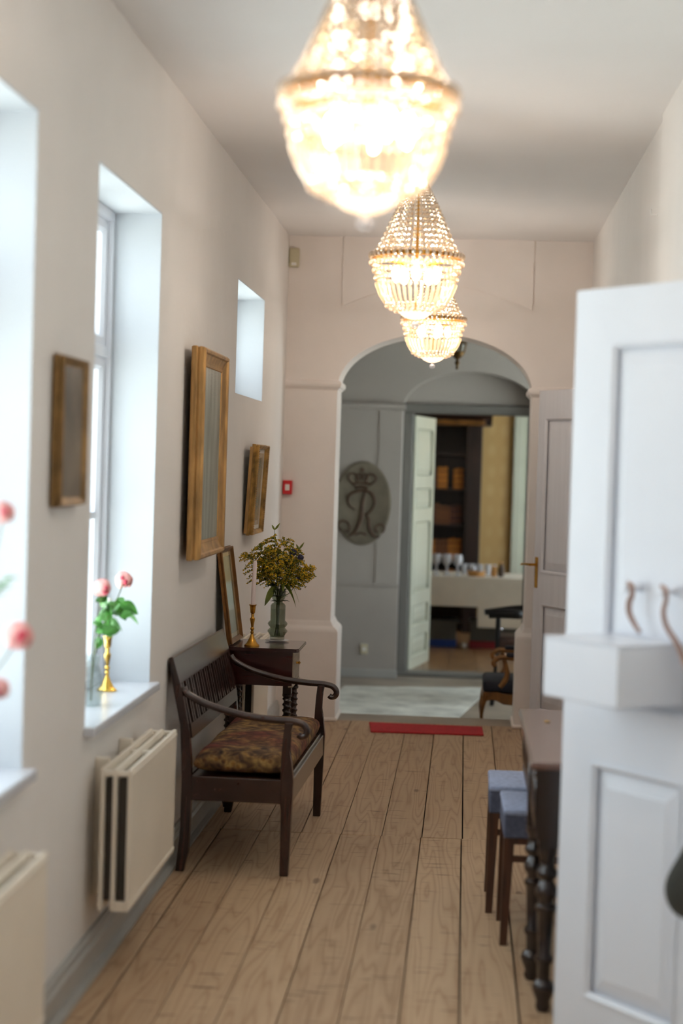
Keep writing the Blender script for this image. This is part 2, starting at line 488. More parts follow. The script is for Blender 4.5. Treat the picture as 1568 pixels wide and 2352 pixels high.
# far wall with the arch
AC, AW, AS, AR = -0.197, 0.580, 2.000, 0.335
bm = newbm()
y0, y1 = YB, YB + 0.37
box(bm, -2.8, AC - AW, y0, y1, -0.4, AS)
box(bm, AC + AW, 2.5, y0, y1, -0.4, AS)
N = 48
xs = [AC + AW * math.cos(PI - PI * i / N) for i in range(N + 1)]
zz = [AS + AR * math.sin(PI * i / N) for i in range(N + 1)]
prism(bm, [(-2.8, AS), (-2.8, 3.1)] + [(AC - AW, 3.1), (AC - AW, AS)], y0, y1)
prism(bm, [(2.5, AS), (2.5, 3.1)] + [(AC + AW, 3.1), (AC + AW, AS)], y0, y1)
for i in range(N):
    prism(bm, [(xs[i], zz[i]), (xs[i + 1], zz[i + 1]), (xs[i + 1], 3.1), (xs[i], 3.1)], y0, y1)
bmesh.ops.remove_doubles(bm, verts=bm.verts, dist=1e-4)
struct('wall_far', bm, FARWALL)
# raised panel over the arch with its curved lower edge
bm = newbm()
px0, px1 = -0.765, 0.368
n = 20
for i in range(n):
    a = px0 + (px1 - px0) * i / n; b = px0 + (px1 - px0) * (i + 1) / n
    zf = lambda x: 2.482 + 0.145 * (1 - ((x + 0.198) / 0.567) ** 2)
    prism(bm, [(a, zf(a)), (b, zf(b)), (b, HC), (a, HC)], YB - 0.011, YB)
bmesh.ops.remove_doubles(bm, verts=bm.verts, dist=1e-4)
struct('trim_1', bm, FARWALL)

def cove_prism(bm, x0, x1, s):     # plinth pier with a coved top on both faces
    zt = [(0, 0.0), (0.045, 0.0), (0.045, 0.535), (0.040, 0.548), (0.030, 0.558), (0.016, 0.570), (0.006, 0.590), (0.0, 0.600)]
    return zt
# plinths
for (xa, xb, sgn, nm) in ((XL, AC - AW, 1, 'trim_2'), (XR + 0.015, AC + AW, -1, 'trim_3')):
    bm = newbm()
    prof = [(0.045, 0.0), (0.045, 0.535), (0.040, 0.548), (0.030, 0.558), (0.016, 0.570), (0.006, 0.592), (0.0, 0.602)]
    rows = []
    for d, z in prof:
        xj = xb + sgn * d
        rows.append([bm.verts.new(p) for p in ((xa, YB - d * 0.55, z), (xj, YB - d * 0.55, z), (xj, YB + 0.37 + d * .3, z), (xa, YB + 0.37 + d * .3, z))])
    for p, q in zip(rows, rows[1:]):
        for k in range(3): bm.faces.new((p[k], p[k + 1], q[k + 1], q[k]))
    bm.faces.new(rows[0]); bm.faces.new(rows[-1])
    struct(nm, bm, FARWALL)
    bm = newbm()
    xj = xb + sgn * 0.058
    box(bm, min(xa, xj), max(xa, xj), YB - 0.036, YB + 0.37, 0.0, 0.022, 0.006)
    struct('trim_4' if sgn > 0 else 'trim_5', bm, FARWALL)
    # impost moulding
    bm = newbm()
    prof = [(0.0, 1.985), (0.006, 1.990), (0.010, 1.996), (0.020, 2.003), (0.024, 2.014), (0.024, 2.026), (0.018, 2.037), (0.008, 2.043), (0.0, 2.046)]
    if sgn < 0: prof = [(d, z - 0.012) for d, z in prof]
    rows = []
    for d, z in prof:
        xj = xb + sgn * d
        rows.append([bm.verts.new(p) for p in ((xa, YB - d, z), (xj, YB - d, z), (xj, YB + 0.37 + d, z), (xa, YB + 0.37 + d, z))])
    for p, q in zip(rows, rows[1:]):
        for k in range(3): bm.faces.new((p[k], p[k + 1], q[k + 1], q[k]))
    bm.faces.new(rows[0]); bm.faces.new(rows[-1])
    struct('trim_6' if sgn > 0 else 'trim_7', bm, FARWALL, smooth=False)

# skirting of the window wall
bm = newbm()
prism(bm, [(XL, 0), (XL + 0.045, 0), (XL + 0.045, 0.012), (XL + 0.026, 0.02), (XL + 0.026, 0.085), (XL + 0.018, 0.095), (XL + 0.018, 0.108), (XL + 0.010, 0.118), (XL, 0.118)], -2.6, YB - 0.04)
struct('baseboard_left', bm, BASE)
bm = newbm()
prism(bm, [(XR, 0), (XR - 0.02, 0), (XR - 0.02, 0.09), (XR - 0.01, 0.1), (XR, 0.1)], -2.6, YB - 0.04)
struct('baseboard_right', bm, BASE)

# floor: dark ground under separate boards
bm = newbm(); box(bm, XL, XR + 0.02, -2.6, YB + 0.37, -0.17, -0.026)
fl = struct('floor', bm, DARK)
random.seed(5)
def board(x0, x1, ya, yb):
    bm = newbm(); g = random.choice([0.0016, 0.0024, 0.0034]); dz = random.uniform(-0.0012, 0.0006)
    g2 = random.choice([0.0012, 0.0022, 0.003])
    box(bm, x0 + g, x1 - g2, ya + 0.0014, yb - 0.0014, -0.026, dz, 0.0009)
    return obj('floor_board', bm, BOARD, fl)
edges = [0.037 + 0.168 * k for k in range(-7, 5)]
for a in edges:
    x0, x1 = max(a, XL + 0.001), min(a + 0.168, XR + 0.014)
    if x1 - x0 < 0.02: continue
    near = a > 0.03
    board(x0, x1, 7.60 + 0.01 * math.sin(a * 3), YB + 0.05)
    if near and a > 0.19:
        board(x0 - 0.003, x1 - 0.003, 6.66, 7.60); board(x0 - 0.003, x1 - 0.003, 1.9, 6.66)
    else:
        board(x0 - 0.004, x1 - 0.004, 1.9 + 0.3 * (int(a * 10) % 2), 7.60 + 0.01 * math.sin(a * 3))
    board(x0, x1, -2.59, 1.9 + (0 if (near and a > .19) else 0.3 * (int(a * 10) % 2)))
bm = newbm(); box(bm, XL, XR, YB + 0.05, YB + 0.37, -0.17, -0.002, 0.004)
struct('trim_8', bm, STONE)

# windows
def window(nm, a, b, c, d, sill=True, mull=True):
    w = sempty(nm)
    bm = newbm()        # lining of soffit and cheeks, its colour dimmed to offset strong window light
    t = 0.006
    box(bm, -1.30, XL - 0.0005, b - t, b, c, d); box(bm, -1.30, XL - 0.0005, a, a + t, c, d); box(bm, -1.30, XL - 0.0005, a + t, b - t, d - t, d)
    obj('reveal_lining', bm, REVEAL, w)
    xf = -1.34
    bm = newbm()
    frame_ring(bm, b - a, d - c, [(0, 0), (0.0, 0.085), (0.035, 0.085), (0.042, 0.07), (0.042, 0)], (xf, a, c))
    obj('window_frame', bm, WHITE, w)
    cs = [(a + 0.042, (a + b) / 2 - 0.004), ((a + b) / 2 + 0.004, b - 0.042)] if mull else [(a + 0.042, b - 0.042)]
    zt = c + (d - c) * 0.70
    rows = [(c + 0.042, zt - 0.02), (zt + 0.02, d - 0.042)] if mull else [(c + 0.042, d - 0.042)]
    if mull:
        bm = newbm(); box(bm, xf + 0.005, xf + 0.08, a + 0.042, b - 0.042, zt - 0.02, zt + 0.02, 0.004); obj('transom', bm, WHITE, w)
    for (p, q) in cs:
        for (e, f) in rows:
            bm = newbm()
            frame_ring(bm, q - p, f - e, [(0, 0), (0.0, 0.05), (0.030, 0.05), (0.042, 0.036), (0.042, 0)], (xf + 0.018, p, e))
            sh = obj('sash', bm, WHITE, w)
            bm = newbm(); box(bm, xf + 0.034, xf + 0.038, p + 0.04, q - 0.04, e + 0.04, f - 0.04); obj('pane', bm, PANE, sh)
            if f - e > 0.8:
                zm = (e + f) / 2
                bm = newbm(); box(bm, xf + 0.022, xf + 0.056, p + 0.04, q - 0.04, zm - 0.012, zm + 0.012, 0.003); obj('glazing_bar', bm, WHITE, sh)
    if sill:
        bm = newbm(); box(bm, xf + 0.06, XL + 0.034, a - 0.02, b + 0.022, c - 0.024, c + 0.004, 0.004, 2)
        obj('window_sill', bm, SILL, w)
    return w
window('window_1', *WIN[0]); window('window_2', *WIN[1]); window('window_3', *WIN[2], sill=False, mull=False)
window('window_unseen_4', *WIN[3])  # unseen window behind the camera, added to let in more daylight

bm = newbm(); box(bm, -30, XO, -20, 40, -0.75, -0.7); struct('ground', bm, TURF)
bm = newbm(); box(bm, 2.9, 30, -20, 40, -0.75, -0.7); struct('ground.001', bm, TURF)

# ------------------------------------------------------------------ vestibule and parlour
FV = -0.17
YI = 14.70
bm = newbm(); box(bm, -2.8, 2.8, YB + 0.37, 19.6, FV - 0.15, FV); struct('floor_vestibule', bm, STONE)
bm = newbm(); wallcells(bm, 'x', 2.2, 2.5, YB + .37, YI, FV - .1, 3.1, [(12.0, 14.3, 0.2, 2.4)]); struct('wall_vestibule_right', bm, SHADEWALL)
bm = newbm(); box(bm, -2.8, -2.5, YB + .37, YI, FV - .1, 3.1); struct('wall_vestibule_left', bm, SHADEWALL)
bm = newbm(); box(bm, -2.8, 2.8, YB + .37, 19.6, 2.95, 3.1); struct('ceiling_vestibule', bm, SHADEWALL)
w = sempty('window_6')
bm = newbm(); frame_ring(bm, 2.3, 2.2, [(0, 0), (0, 0.08), (0.05, 0.08), (0.05, 0)], (2.38, 12.0, 0.2)); box(bm, 2.39, 2.44, 13.12, 13.18, 0.22, 2.38); obj('window_frame', bm, WHITE, w)
bm = newbm(); box(bm, 2.41, 2.415, 12.04, 14.26, 0.24, 2.36); obj('pane', bm, PANE, w)

# inner wall: shallow arched niche with the doorway at its back
NC, NW, NS, NR = 0.035, 0.545, 2.005, 0.305
YD = YI + 0.22
bm = newbm()
box(bm, -2.8, NC - NW, YI, YD, FV - .1, NS); box(bm, NC + NW, 2.5, YI, YD, FV - .1, NS)
box(bm, -2.8, NC - NW, YI, YD, NS, 3.1); box(bm, NC + NW, 2.5, YI, YD, NS, 3.1)
xs = [NC + NW * math.cos(PI - PI * i / 32) for i in range(33)]
zz = [NS + NR * math.sin(PI * i / 32) for i in range(33)]
for i in range(32): prism(bm, [(xs[i], zz[i]), (xs[i + 1], zz[i + 1]), (xs[i + 1], 3.1), (xs[i], 3.1)], YI, YD)
bmesh.ops.remove_doubles(bm, verts=bm.verts, dist=1e-4)
struct('wall_inner', bm, SHADEWALL)
bm = newbm(); wallcells(bm, 'y', YD, YD + 0.14, -2.8, 2.8, FV - .1, 3.1, [(-0.43, 0.50, FV - .1, 1.975)]); struct('wall_inner.001', bm, SHADEWALL)
# pilaster and low dado beside the niche
bm = newbm(); box(bm, -0.70, NC - NW - 0.0, YI - 0.007, YI, FV, 1.99, 0.003); struct('trim_9', bm, SHADEWALL)
bm = newbm(); box(bm, -2.5, NC - NW + 0.006, YI - 0.030, YI, FV, 0.565, 0.003); box(bm, -2.5, NC - NW + 0.010, YI - 0.036, YI, 0.565, 0.585, 0.006); struct('trim_10', bm, SHADEWALL)
bm = newbm(); prism(bm, [(YI, 1.99), (YI - 0.03, 1.995), (YI - 0.045, 2.015), (YI - 0.045, 2.035), (YI, 2.04)], -2.5, NC - NW + 0.022, 'x'); struct('trim_11', bm, SHADEWALL)
bm = newbm(); box(bm, -2.5, NC - NW + 0.012, YI - 0.05, YI - 0.03, FV, FV + 0.07, 0.004); struct('baseboard_inner', bm, BASE)
# door casing
d3 = sempty('door_frame')
bm = newbm(); box(bm, -0.51, -0.43, YD - 0.03, YD + 0.16, FV, 1.975, 0.008); obj('jamb', bm, GREYPAINT, d3)
bm = newbm(); box(bm, 0.50, 0.58, YD - 0.03, YD + 0.16, FV, 1.975, 0.008); obj('jamb', bm, GREYPAINT, d3)
bm = newbm(); box(bm, -0.51, 0.58, YD - 0.034, YD + 0.16, 1.975, 2.055, 0.008); obj('lintel', bm, GREYPAINT, d3)
bm = newbm(); box(bm, -0.51, 0.58, YD - 0.06, YD + 0.16, FV, FV + 0.035, 0.006); obj('threshold', bm, GREYPAINT, d3)

def door_leaf(nm, w, h, th, panels, mat, loc, rz):
    """local x along the leaf, visible face at y=0 facing -y"""
    d = sempty(nm, loc, rz)
    bm = newbm()
    wallcells(bm, 'y', 0, th, 0, w, 0, h, panels)
    obj('leaf', bm, mat, d)
    for (u0, u1, z0, z1) in panels:
        bm = newbm()
        W, H = u1 - u0, z1 - z0
        A, B, Nn = Vector((1, 0, 0)), Vector((0, 0, 1)), Vector((0, -1, 0))
        box(bm, u0, u1, th * .5, th * .5 + 0.006, z0, z1)
        for s, yb in ((-1, th * .5), (1, th * .5 + 0.006)):
            rg = []
            for dd, yy in ((0.012, 0.0), (0.018, 0.002), (0.055, 0.011), (0.058, 0.0125)):
                dd = min(dd, W * 0.4)
                rg.append([bm.verts.new((u0 + a, yb + s * yy, z0 + b)) for a, b in ((dd, dd), (W - dd, dd), (W - dd, H - dd), (dd, H - dd))])
            for p, q in zip(rg, rg[1:]):
                for k in range(4): bm.faces.new((p[k], p[(k + 1) % 4], q[(k + 1) % 4], q[k]))
            bm.faces.new(rg[-1])
        obj('panel', bm, mat, d)
        bm = newbm()
        frame_ring(bm, W, H, [(0, 0), (-0.006, 0.003), (0.002, 0.004), (0.008, -0.001), (0.014, -0.010), (0, -0.010)], (u0, 0, z0), A, B, Nn)
        obj('moulding', bm, mat, d)
    return d

# near door, standing half open on the right
ang1 = math.atan2(-0.809, 0.588)
dn = door_leaf('door_1', 0.70, 2.022, 0.04, [(0.150, 0.56, 0.93, 1.875), (0.125, 0.465, 0.15, 0.77)], WHITE, (0.285, 4.95, 0.008), ang1)
# far right door
ang2 = math.atan2(-0.6, 0.28)
df = door_leaf('door_2', 0.66, 2.0, 0.04, [(0.085, 0.42, 0.945, 1.838), (0.10, 0.42, 0.14, 0.76)], DOORGREY, (0.42, 10.75, 0.006), ang2)
bm = newbm(); box(bm, 0.018, 0.052, -0.006, 0.0, 0.85, 1.03, 0.004, 2); hp = obj('handle_plate', bm, BRASS, df, label='brass handle plate')
bm = newbm(); tube(bm, [(0.035, -0.004, 0.985), (0.035, -0.045, 0.985)], 0.008, 8); tube(bm, [(0.037, -0.045, 0.985), (0.0, -0.05, 0.986), (-0.045, -0.048, 0.984), (-0.075, -0.046, 0.98)], lambda t: 0.008 - 0.002 * t, 8, 3)
obj('handle', bm, BRASS, df, True, 'brass lever handle')
# parlour door opening inwards
ang3 = math.atan2(0.85, 0.15)
dp = door_leaf('door_3', 0.86, 2.12, 0.04, [(0.10, 0.76, 1.62, 2.02), (0.10, 0.76, 1.34, 1.52), (0.10, 0.76, 0.64, 1.24), (0.10, 0.76, 0.36, 0.54), (0.10, 0.76, 0.10, 0.28)], SAGE, (-0.415, YD + 0.17, FV + 0.01), ang3)

# parlour shell
bm = newbm(); box(bm, -2.8, 2.9, 19.3, 19.6, FV - .1, 3.1); wb = struct('wall_parlour_back', bm, PAPER)
bm = newbm(); box(bm, -2.8, -2.5, YD, 19.4, FV - .1, 3.1); struct('wall_parlour_left', bm, PAPER)
bm = newbm(); wallcells(bm, 'x', 2.8, 3.0, YI, 19.4, FV - .1, 3.1, [(15.9, 18.6, 0.2, 2.6)]); struct('wall_parlour_right', bm, PAPER)
bm = newbm(); box(bm, 2.5, 2.8, YI, YI + .3, FV - .1, 3.1); struct('wall_inner.002', bm, SHADEWALL)
bm = newbm(); box(bm, 2.8, 3.0, YB + 0.3, 19.6, 2.95, 3.1); box(bm, 2.5, 2.9, YB, 19.6, FV - .3, FV - .1); struct('trim_12', bm, SHADEWALL)
w = sempty('window_7')
bm = newbm(); frame_ring(bm, 2.7, 2.4, [(0, 0), (0, 0.08), (0.05, 0.08), (0.05, 0)], (2.88, 15.9, 0.2)); obj('window_frame', bm, WHITE, w)
bm = newbm(); box(bm, 2.91, 2.915, 15.94, 18.56, 0.24, 2.56); obj('pane', bm, PANE, w)
pf = sempty('floor_parlour')
for k in range(24):
    x = -2.5 + k * 0.22
    bm = newbm(); box(bm, x + 0.002, x + 0.218, YD + 0.165, 19.3, FV, FV + 0.022, 0.002); obj('floor_board', bm, ROOMFL, pf)
FP = FV + 0.022
# pale casing on the parlour back wall
pc = sempty('door_4')
bm = newbm(); box(bm, 0.50, 0.60, 19.24, 19.3, FP, 2.45, 0.01); obj('casing', bm, SAGE, pc)
bm = newbm(); box(bm, 0.60, 0.66, 19.26, 19.3, FP, 2.45, 0.01); obj('casing', bm, SAGE, pc)
bm = newbm(); box(bm, 0.66, 1.50, 19.28, 19.3, FP, 0.72, 0.01); obj('dado_panel', bm, SAGE, pc)
p = thing('picture_frame', 'dark narrow picture on ochre wall at right edge of parlour doorway', 'picture', (0.70, 19.27, 1.1))
bm = newbm(); frame_ring(bm, 0.3, 0.55, [(0, 0), (0, 0.03), (0.03, 0.03), (0.03, 0)], (0, 0.0, 0), Vector((1, 0, 0)), Vector((0, 0, 1)), Vector((0, -1, 0))); obj('frame', bm, GREYMETAL, p)
bm = newbm(); box(bm, 0.03, 0.27, -0.012, 0.0, 0.03, 0.52); obj('canvas', bm, PICT1, p)

# ------------------------------------------------------------------ bench
B = thing('bench', 'dark mahogany two-seat settle with scrolled arms and slatted back against window wall', 'bench', (-0.63, 6.76, 0), math.radians(-1.3))
X = lambda v: v + 0.63
LEN = 1.22
backL = [(-1.083, .795), (-1.060, .668), (-1.031, .554), (-1.023, .362), (-1.023, .17), (-1.038, 0)]
backR = [(-1.006, 0), (-.991, .075), (-.984, .268), (-.988, .412), (-.999, .531), (-1.032, .688), (-1.066, .803), (-1.076, .806)]
frontL = [(-.640, .576), (-.645, .522), (-.648, .474), (-.650, .42), (-.650, .36), (-.646, .28), (-.644, 0)]
frontR = [(-.612, 0), (-.604, .28), (-.602, .36), (-.611, .427), (-.622, .474), (-.621, .522), (-.608, .576)]
for y in (0.0, LEN - 0.035):
    bm = newbm(); prism(bm, [(X(a), b) for a, b in backL + backR], y, y + 0.035); bmesh.ops.bevel(bm, geom=[e for e in bm.edges], offset=0.003, segments=1, affect='EDGES')
    obj('back_leg', bm, MAHOX, B)
    bm = newbm(); prism(bm, [(X(a), b) for a, b in frontL + frontR], y, y + 0.035); bmesh.ops.bevel(bm, geom=[e for e in bm.edges], offset=0.003, segments=1, affect='EDGES')
    obj('front_leg', bm, MAHOX, B)
    arm = [(-1.030, .690), (-1.012, .668), (-.954, .638), (-.881, .615), (-.784, .594), (-.688, .584), (-.617, .581), (-.578, .573), (-.560, .556), (-.558, .540), (-.566, .528), (-.580, .525), (-.590, .532)]
    bm = newbm(); tube(bm, [(X(a), y + 0.0175, b) for a, b in arm], lambda t: 0.0150 - 0.003 * t, 12, 5)
    obj('armrest', bm, MAHO, B, True)
    bm = newbm(); box(bm, X(-.988), X(-.646), y + 0.004, y + 0.031, .270, .361, 0.003); obj('side_rail', bm, MAHO, B)
bm = newbm(); box(bm, X(-.640), X(-.606), 0.034, LEN - 0.034, .272, .362, 0.003); box(bm, X(-.634), X(-.616), 0.034, LEN - 0.034, .360, .372, 0.003); obj('front_rail', bm, MAHO, B)
bm = newbm(); box(bm, X(-1.015), X(-.990), 0.034, LEN - 0.034, .270, .362, 0.003); obj('rear_rail', bm, MAHO, B)
bm = newbm(); box(bm, X(-.99), X(-.636), 0.03, LEN - 0.03, .335, .358); obj('seat_board', bm, MAHO, B)
# crest rail, rolled over slightly at the top
bm = newbm(); prism(bm, [(X(-1.083), .800), (X(-1.074), .806), (X(-1.066), .803), (X(-1.036), .706), (X(-1.052), .700)], -0.004, LEN + 0.004)
bmesh.ops.bevel(bm, geom=[e for e in bm.edges], offset=0.002, segments=1, affect='EDGES'); obj('crest_rail', bm, MAHO, B)
bm = newbm(); prism(bm, [(X(-1.012), .552), (X(-.998), .553), (X(-.990), .500), (X(-1.006), .500)], 0.03, LEN - 0.03); obj('lower_rail', bm, MAHO, B)
ns = 22
for k in range(ns):
    yc = 0.055 + (LEN - 0.11) * k / (ns - 1) + (0.007 if k % 2 else -0.007)
    bm = newbm(); prism(bm, [(X(-1.047), .712), (X(-1.037), .712), (X(-.999), .548), (X(-1.009), .548)], yc - 0.012, yc + 0.012)
    obj('slat', bm, MAHO, B)
# seat cushion
C = thing('seat_cushion', 'faded brown and red floral tapestry cushion lying on the settle', 'cushion', (-0.63, 6.76, 0.361), math.radians(-1.3))
bm = newbm()
nx, ny = 16, 40
cx0, cx1, cy0, cy1 = X(-.986), X(-.622), 0.040, LEN - 0.042
def cush(u, v, top):
    eu = 1 - abs(2 * u - 1) ** 5; ev = 1 - abs(2 * v - 1) ** 9
    e = max(0.0, eu * ev) ** 0.30
    z = 0.040 + (0.054 if top else -0.039) * e + (0.004 * math.sin(v * 17 + u * 3) * e if top else 0)
    sh = 0.012 * (1 - 0.0)
    return (cx0 + (cx1 - cx0) * u, cy0 + (cy1 - cy0) * v, z)
g = {}
for s in (0, 1):
    for i in range(nx + 1):
        for j in range(ny + 1):
            # rounded rectangle spacing: denser near edges
            u = 0.5 - 0.5 * math.cos(PI * i / nx); v = 0.5 - 0.5 * math.cos(PI * j / ny)
            if s == 1 and (i in (0, nx) or j in (0, ny)): g[s, i, j] = g[0, i, j]
            else: g[s, i, j] = bm.verts.new(cush(u, v, s == 0))
for s in (0, 1):
    for i in range(nx):
        for j in range(ny):
            q = [g[s, i, j], g[s, i + 1, j], g[s, i + 1, j + 1], g[s, i, j + 1]]
            if len(set(q)) == 4:
                try: bm.faces.new(q)
                except ValueError: pass
obj('cover', bm, TAPE, C, True)

# ------------------------------------------------------------------ side table
T = thing('side_table', 'small mahogany side table with screw-turned legs beyond the settle', 'table', (-0.708, 8.04, 0))
bm = newbm()
prism(bm, [(-0.345, 0.0), (-0.012, 0.0), (0.0, 0.024), (0.0, 0.385), (-0.012, 0.40), (-0.345, 0.40)], 0.704, 0.720, 'z')
bmesh.ops.bevel(bm, geom=[e for e in bm.edges], offset=0.003, segments=2, affect='EDGES')
obj('tabletop', bm, TABW, T)
bm = newbm()
box(bm, -0.335, -0.029, 0.025, 0.045, 0.552, 0.704); box(bm, -0.335, -0.029, 0.36, 0.38, 0.552, 0.704); box(bm, -0.335, -0.315, 0.045, 0.36, 0.552, 0.704)
box(bm, -0.335, -0.029, 0.045, 0.36, 0.552, 0.56); obj('apron', bm, TABW, T)
bm = newbm(); box(bm, -0.045, -0.027, 0.047, 0.358, 0.562, 0.700, 0.002); dr = obj('drawer', bm, TABE, T, label='drawer front coloured pale as if lit')
bm = newbm(); lathe(bm, [(0.0, 0), (0.006, 0), (0.004, 0.008), (0.009, 0.014), (0.0, 0.02)], n=10); bmesh.ops.rotate(bm, verts=bm.verts, cent=(0, 0, 0), matrix=Matrix.Rotation(PI / 2, 3, 'Y')); bmesh.ops.translate(bm, verts=bm.verts, vec=(-0.027, 0.2, 0.64)); obj('knob', bm, BRASS, dr, True)
bm = newbm(); box(bm, -0.046, -0.024, 0.022, 0.384, 0.546, 0.553, 0.002); obj('edge_bead', bm, TABE, T, label='lower edge moulding coloured pale as if lit')
for (lx, ly) in ((-0.050, 0.045), (-0.050, 0.355), (-0.31, 0.045), (-0.31, 0.355)):
    bm = newbm()
    box(bm, lx - 0.019, lx + 0.019, ly - 0.019, ly + 0.019, 0.515, 0.56, 0.002)
    lathe(bm, [(0.016, 0.50), (0.022, 0.505), (0.022, 0.515)], (lx, ly, 0), 16)
    rows = []; nz = 100; nk = 14
    for i in range(nz + 1):
        z = 0.15 + 0.352 * i / nz
        ring = []
        for k in range(nk):
            th = 2 * PI * k / nk
            ph = (th / (2 * PI) + z / 0.026) % 1.0
            r = 0.0155 + 0.0065 * max(0, 1 - abs(ph - 0.5) * 3.6)
            ring.append(bm.verts.new((lx + r * math.cos(th), ly + r * math.sin(th), z)))
        rows.append(ring)
    for p, q in zip(rows, rows[1:]):
        for k in range(nk): bm.faces.new((p[k], p[(k + 1) % nk], q[(k + 1) % nk], q[k]))
    box(bm, lx - 0.019, lx + 0.019, ly - 0.019, ly + 0.019, 0.05, 0.15, 0.003)
    lathe(bm, [(0.018, 0.05), (0.012, 0.045), (0.020, 0.03), (0.014, 0.0), (0, 0)], (lx, ly, 0), 14)
    obj('leg', bm, MAHOX, T)

# candlesticks
CPROF = [(0, 0), (0.034, 0), (0.034, 0.005), (0.030, 0.009), (0.026, 0.012), (0.020, 0.021), (0.012, 0.036), (0.0065, 0.052), (0.006, 0.058), (0.0085, 0.062), (0.006, 0.066), (0.0055, 0.070), (0.009, 0.076), (0.009, 0.080), (0.0055, 0.085), (0.0075, 0.100), (0.011, 0.118), (0.0115, 0.124), (0.008, 0.128), (0.006, 0.134), (0.0075, 0.140), (0.006, 0.144), (0.0105, 0.150), (0.0125, 0.170), (0.0135, 0.180), (0.0175, 0.184), (0.0175, 0.186), (0.0, 0.184)]
def candlestick(label, loc, mat, scale=1.0):
    c = thing('candlestick', label, 'candlestick', loc)
    bm = newbm(); lathe(bm, [(r * scale, z * scale) for r, z in CPROF], n=24); obj('stem', bm, mat, c, True)
    return c
candlestick('turned aged brass candlestick on the mahogany side table', (-0.925, 8.105, 0.721), BRASS)
c = thing('candle', 'tall pale pink taper candle in the brass candlestick on the side table', 'candle', (-0.925, 8.105, 0.906))
bm = newbm(); lathe(bm, [(0, 0), (0.0098, 0), (0.0098, 0.05), (0.0088, 0.19), (0.006, 0.196), (0, 0.197)], n=16)
for v in bm.verts: v.co.x += 0.0045 * (v.co.z / 0.2) * 1.0
obj('taper', bm, WAX, c, True)
bm = newbm(); tube(bm, [(0.0045, 0, 0.19), (0.005, 0, 0.206)], 0.0012, 5); obj('wick', bm, DARK, c)

# vase
VX, VY = -0.838, 8.365
V = thing('vase', 'smoky green glass vase with two ridged rings on a glass saucer', 'vase', (VX, VY, 0.728))
prof = [(0, 0.0), (0.033, 0.0), (0.034, 0.02), (0.040, 0.030), (0.0465, 0.038), (0.046, 0.044), (0.036, 0.054), (0.036, 0.058), (0.044, 0.068), (0.0465, 0.074), (0.044, 0.080), (0.035, 0.090), (0.035, 0.158), (0.030, 0.166), (0.021, 0.172), (0.022, 0.180), (0.030, 0.190), (0.034, 0.205), (0.0335, 0.236)]
inner = [(max(r - 0.0025, 0.001), z) for r, z in prof[3:]][::-1] + [(0.031, 0.014), (0, 0.012)]
bm = newbm(); lathe(bm, prof + inner, n=28); obj('glass_body', bm, VASEG, V, True)
bm = newbm(); lathe(bm, [(0, 0.012), (0.031, 0.014), (0.034, 0.03), (0.033, 0.055), (0.032, 0.09), (0.032, 0.140), (0, 0.140)], n=24)
obj('water', bm, glassmat('water', (240, 243, 236), 1), V, True)
sc = thing('saucer', 'clear glass saucer under the green glass vase', 'saucer', (VX, VY, 0.721))
bm = newbm(); lathe(bm, [(0, 0.0), (0.034, 0.0), (0.055, 0.005), (0.056, 0.0065), (0.034, 0.0035), (0, 0.003)], n=28)
obj('dish', bm, CLEARG, sc, True)

# bouquet
random.seed(11)
def leafmesh(bm, base, d, L, W, droop=0.3, up=Vector((0, 0, 1))):
    d = Vector(d).normalized(); s = d.cross(up)
    if s.length < 0.1: s = Vector((1, 0, 0))
    s.normalize(); nrm = s.cross(d)
    n = 6; rows = []
    for i in range(n + 1):
        t = i / n; w = W * math.sin(PI * min(1, t * 0.92 + 0.06)) ** 0.8 * (1 - t * 0.25)
        if i == n: w = 0.0008
        p = Vector(base) + d * L * t + Vector((0, 0, -1)) * droop * L * t * t
        rows.append([bm.verts.new(p - s * w + nrm * w * 0.3), bm.verts.new(p), bm.verts.new(p + s * w + nrm * w * 0.3)])
    for a, b in zip(rows, rows[1:]):
        bm.faces.new((a[0], a[1], b[1], b[0])); bm.faces.new((a[1], a[2], b[2], b[1]))
def thicken(o, t=0.0006):
    m = o.modifiers.new('thickness', 'SOLIDIFY'); m.thickness = t
    return o
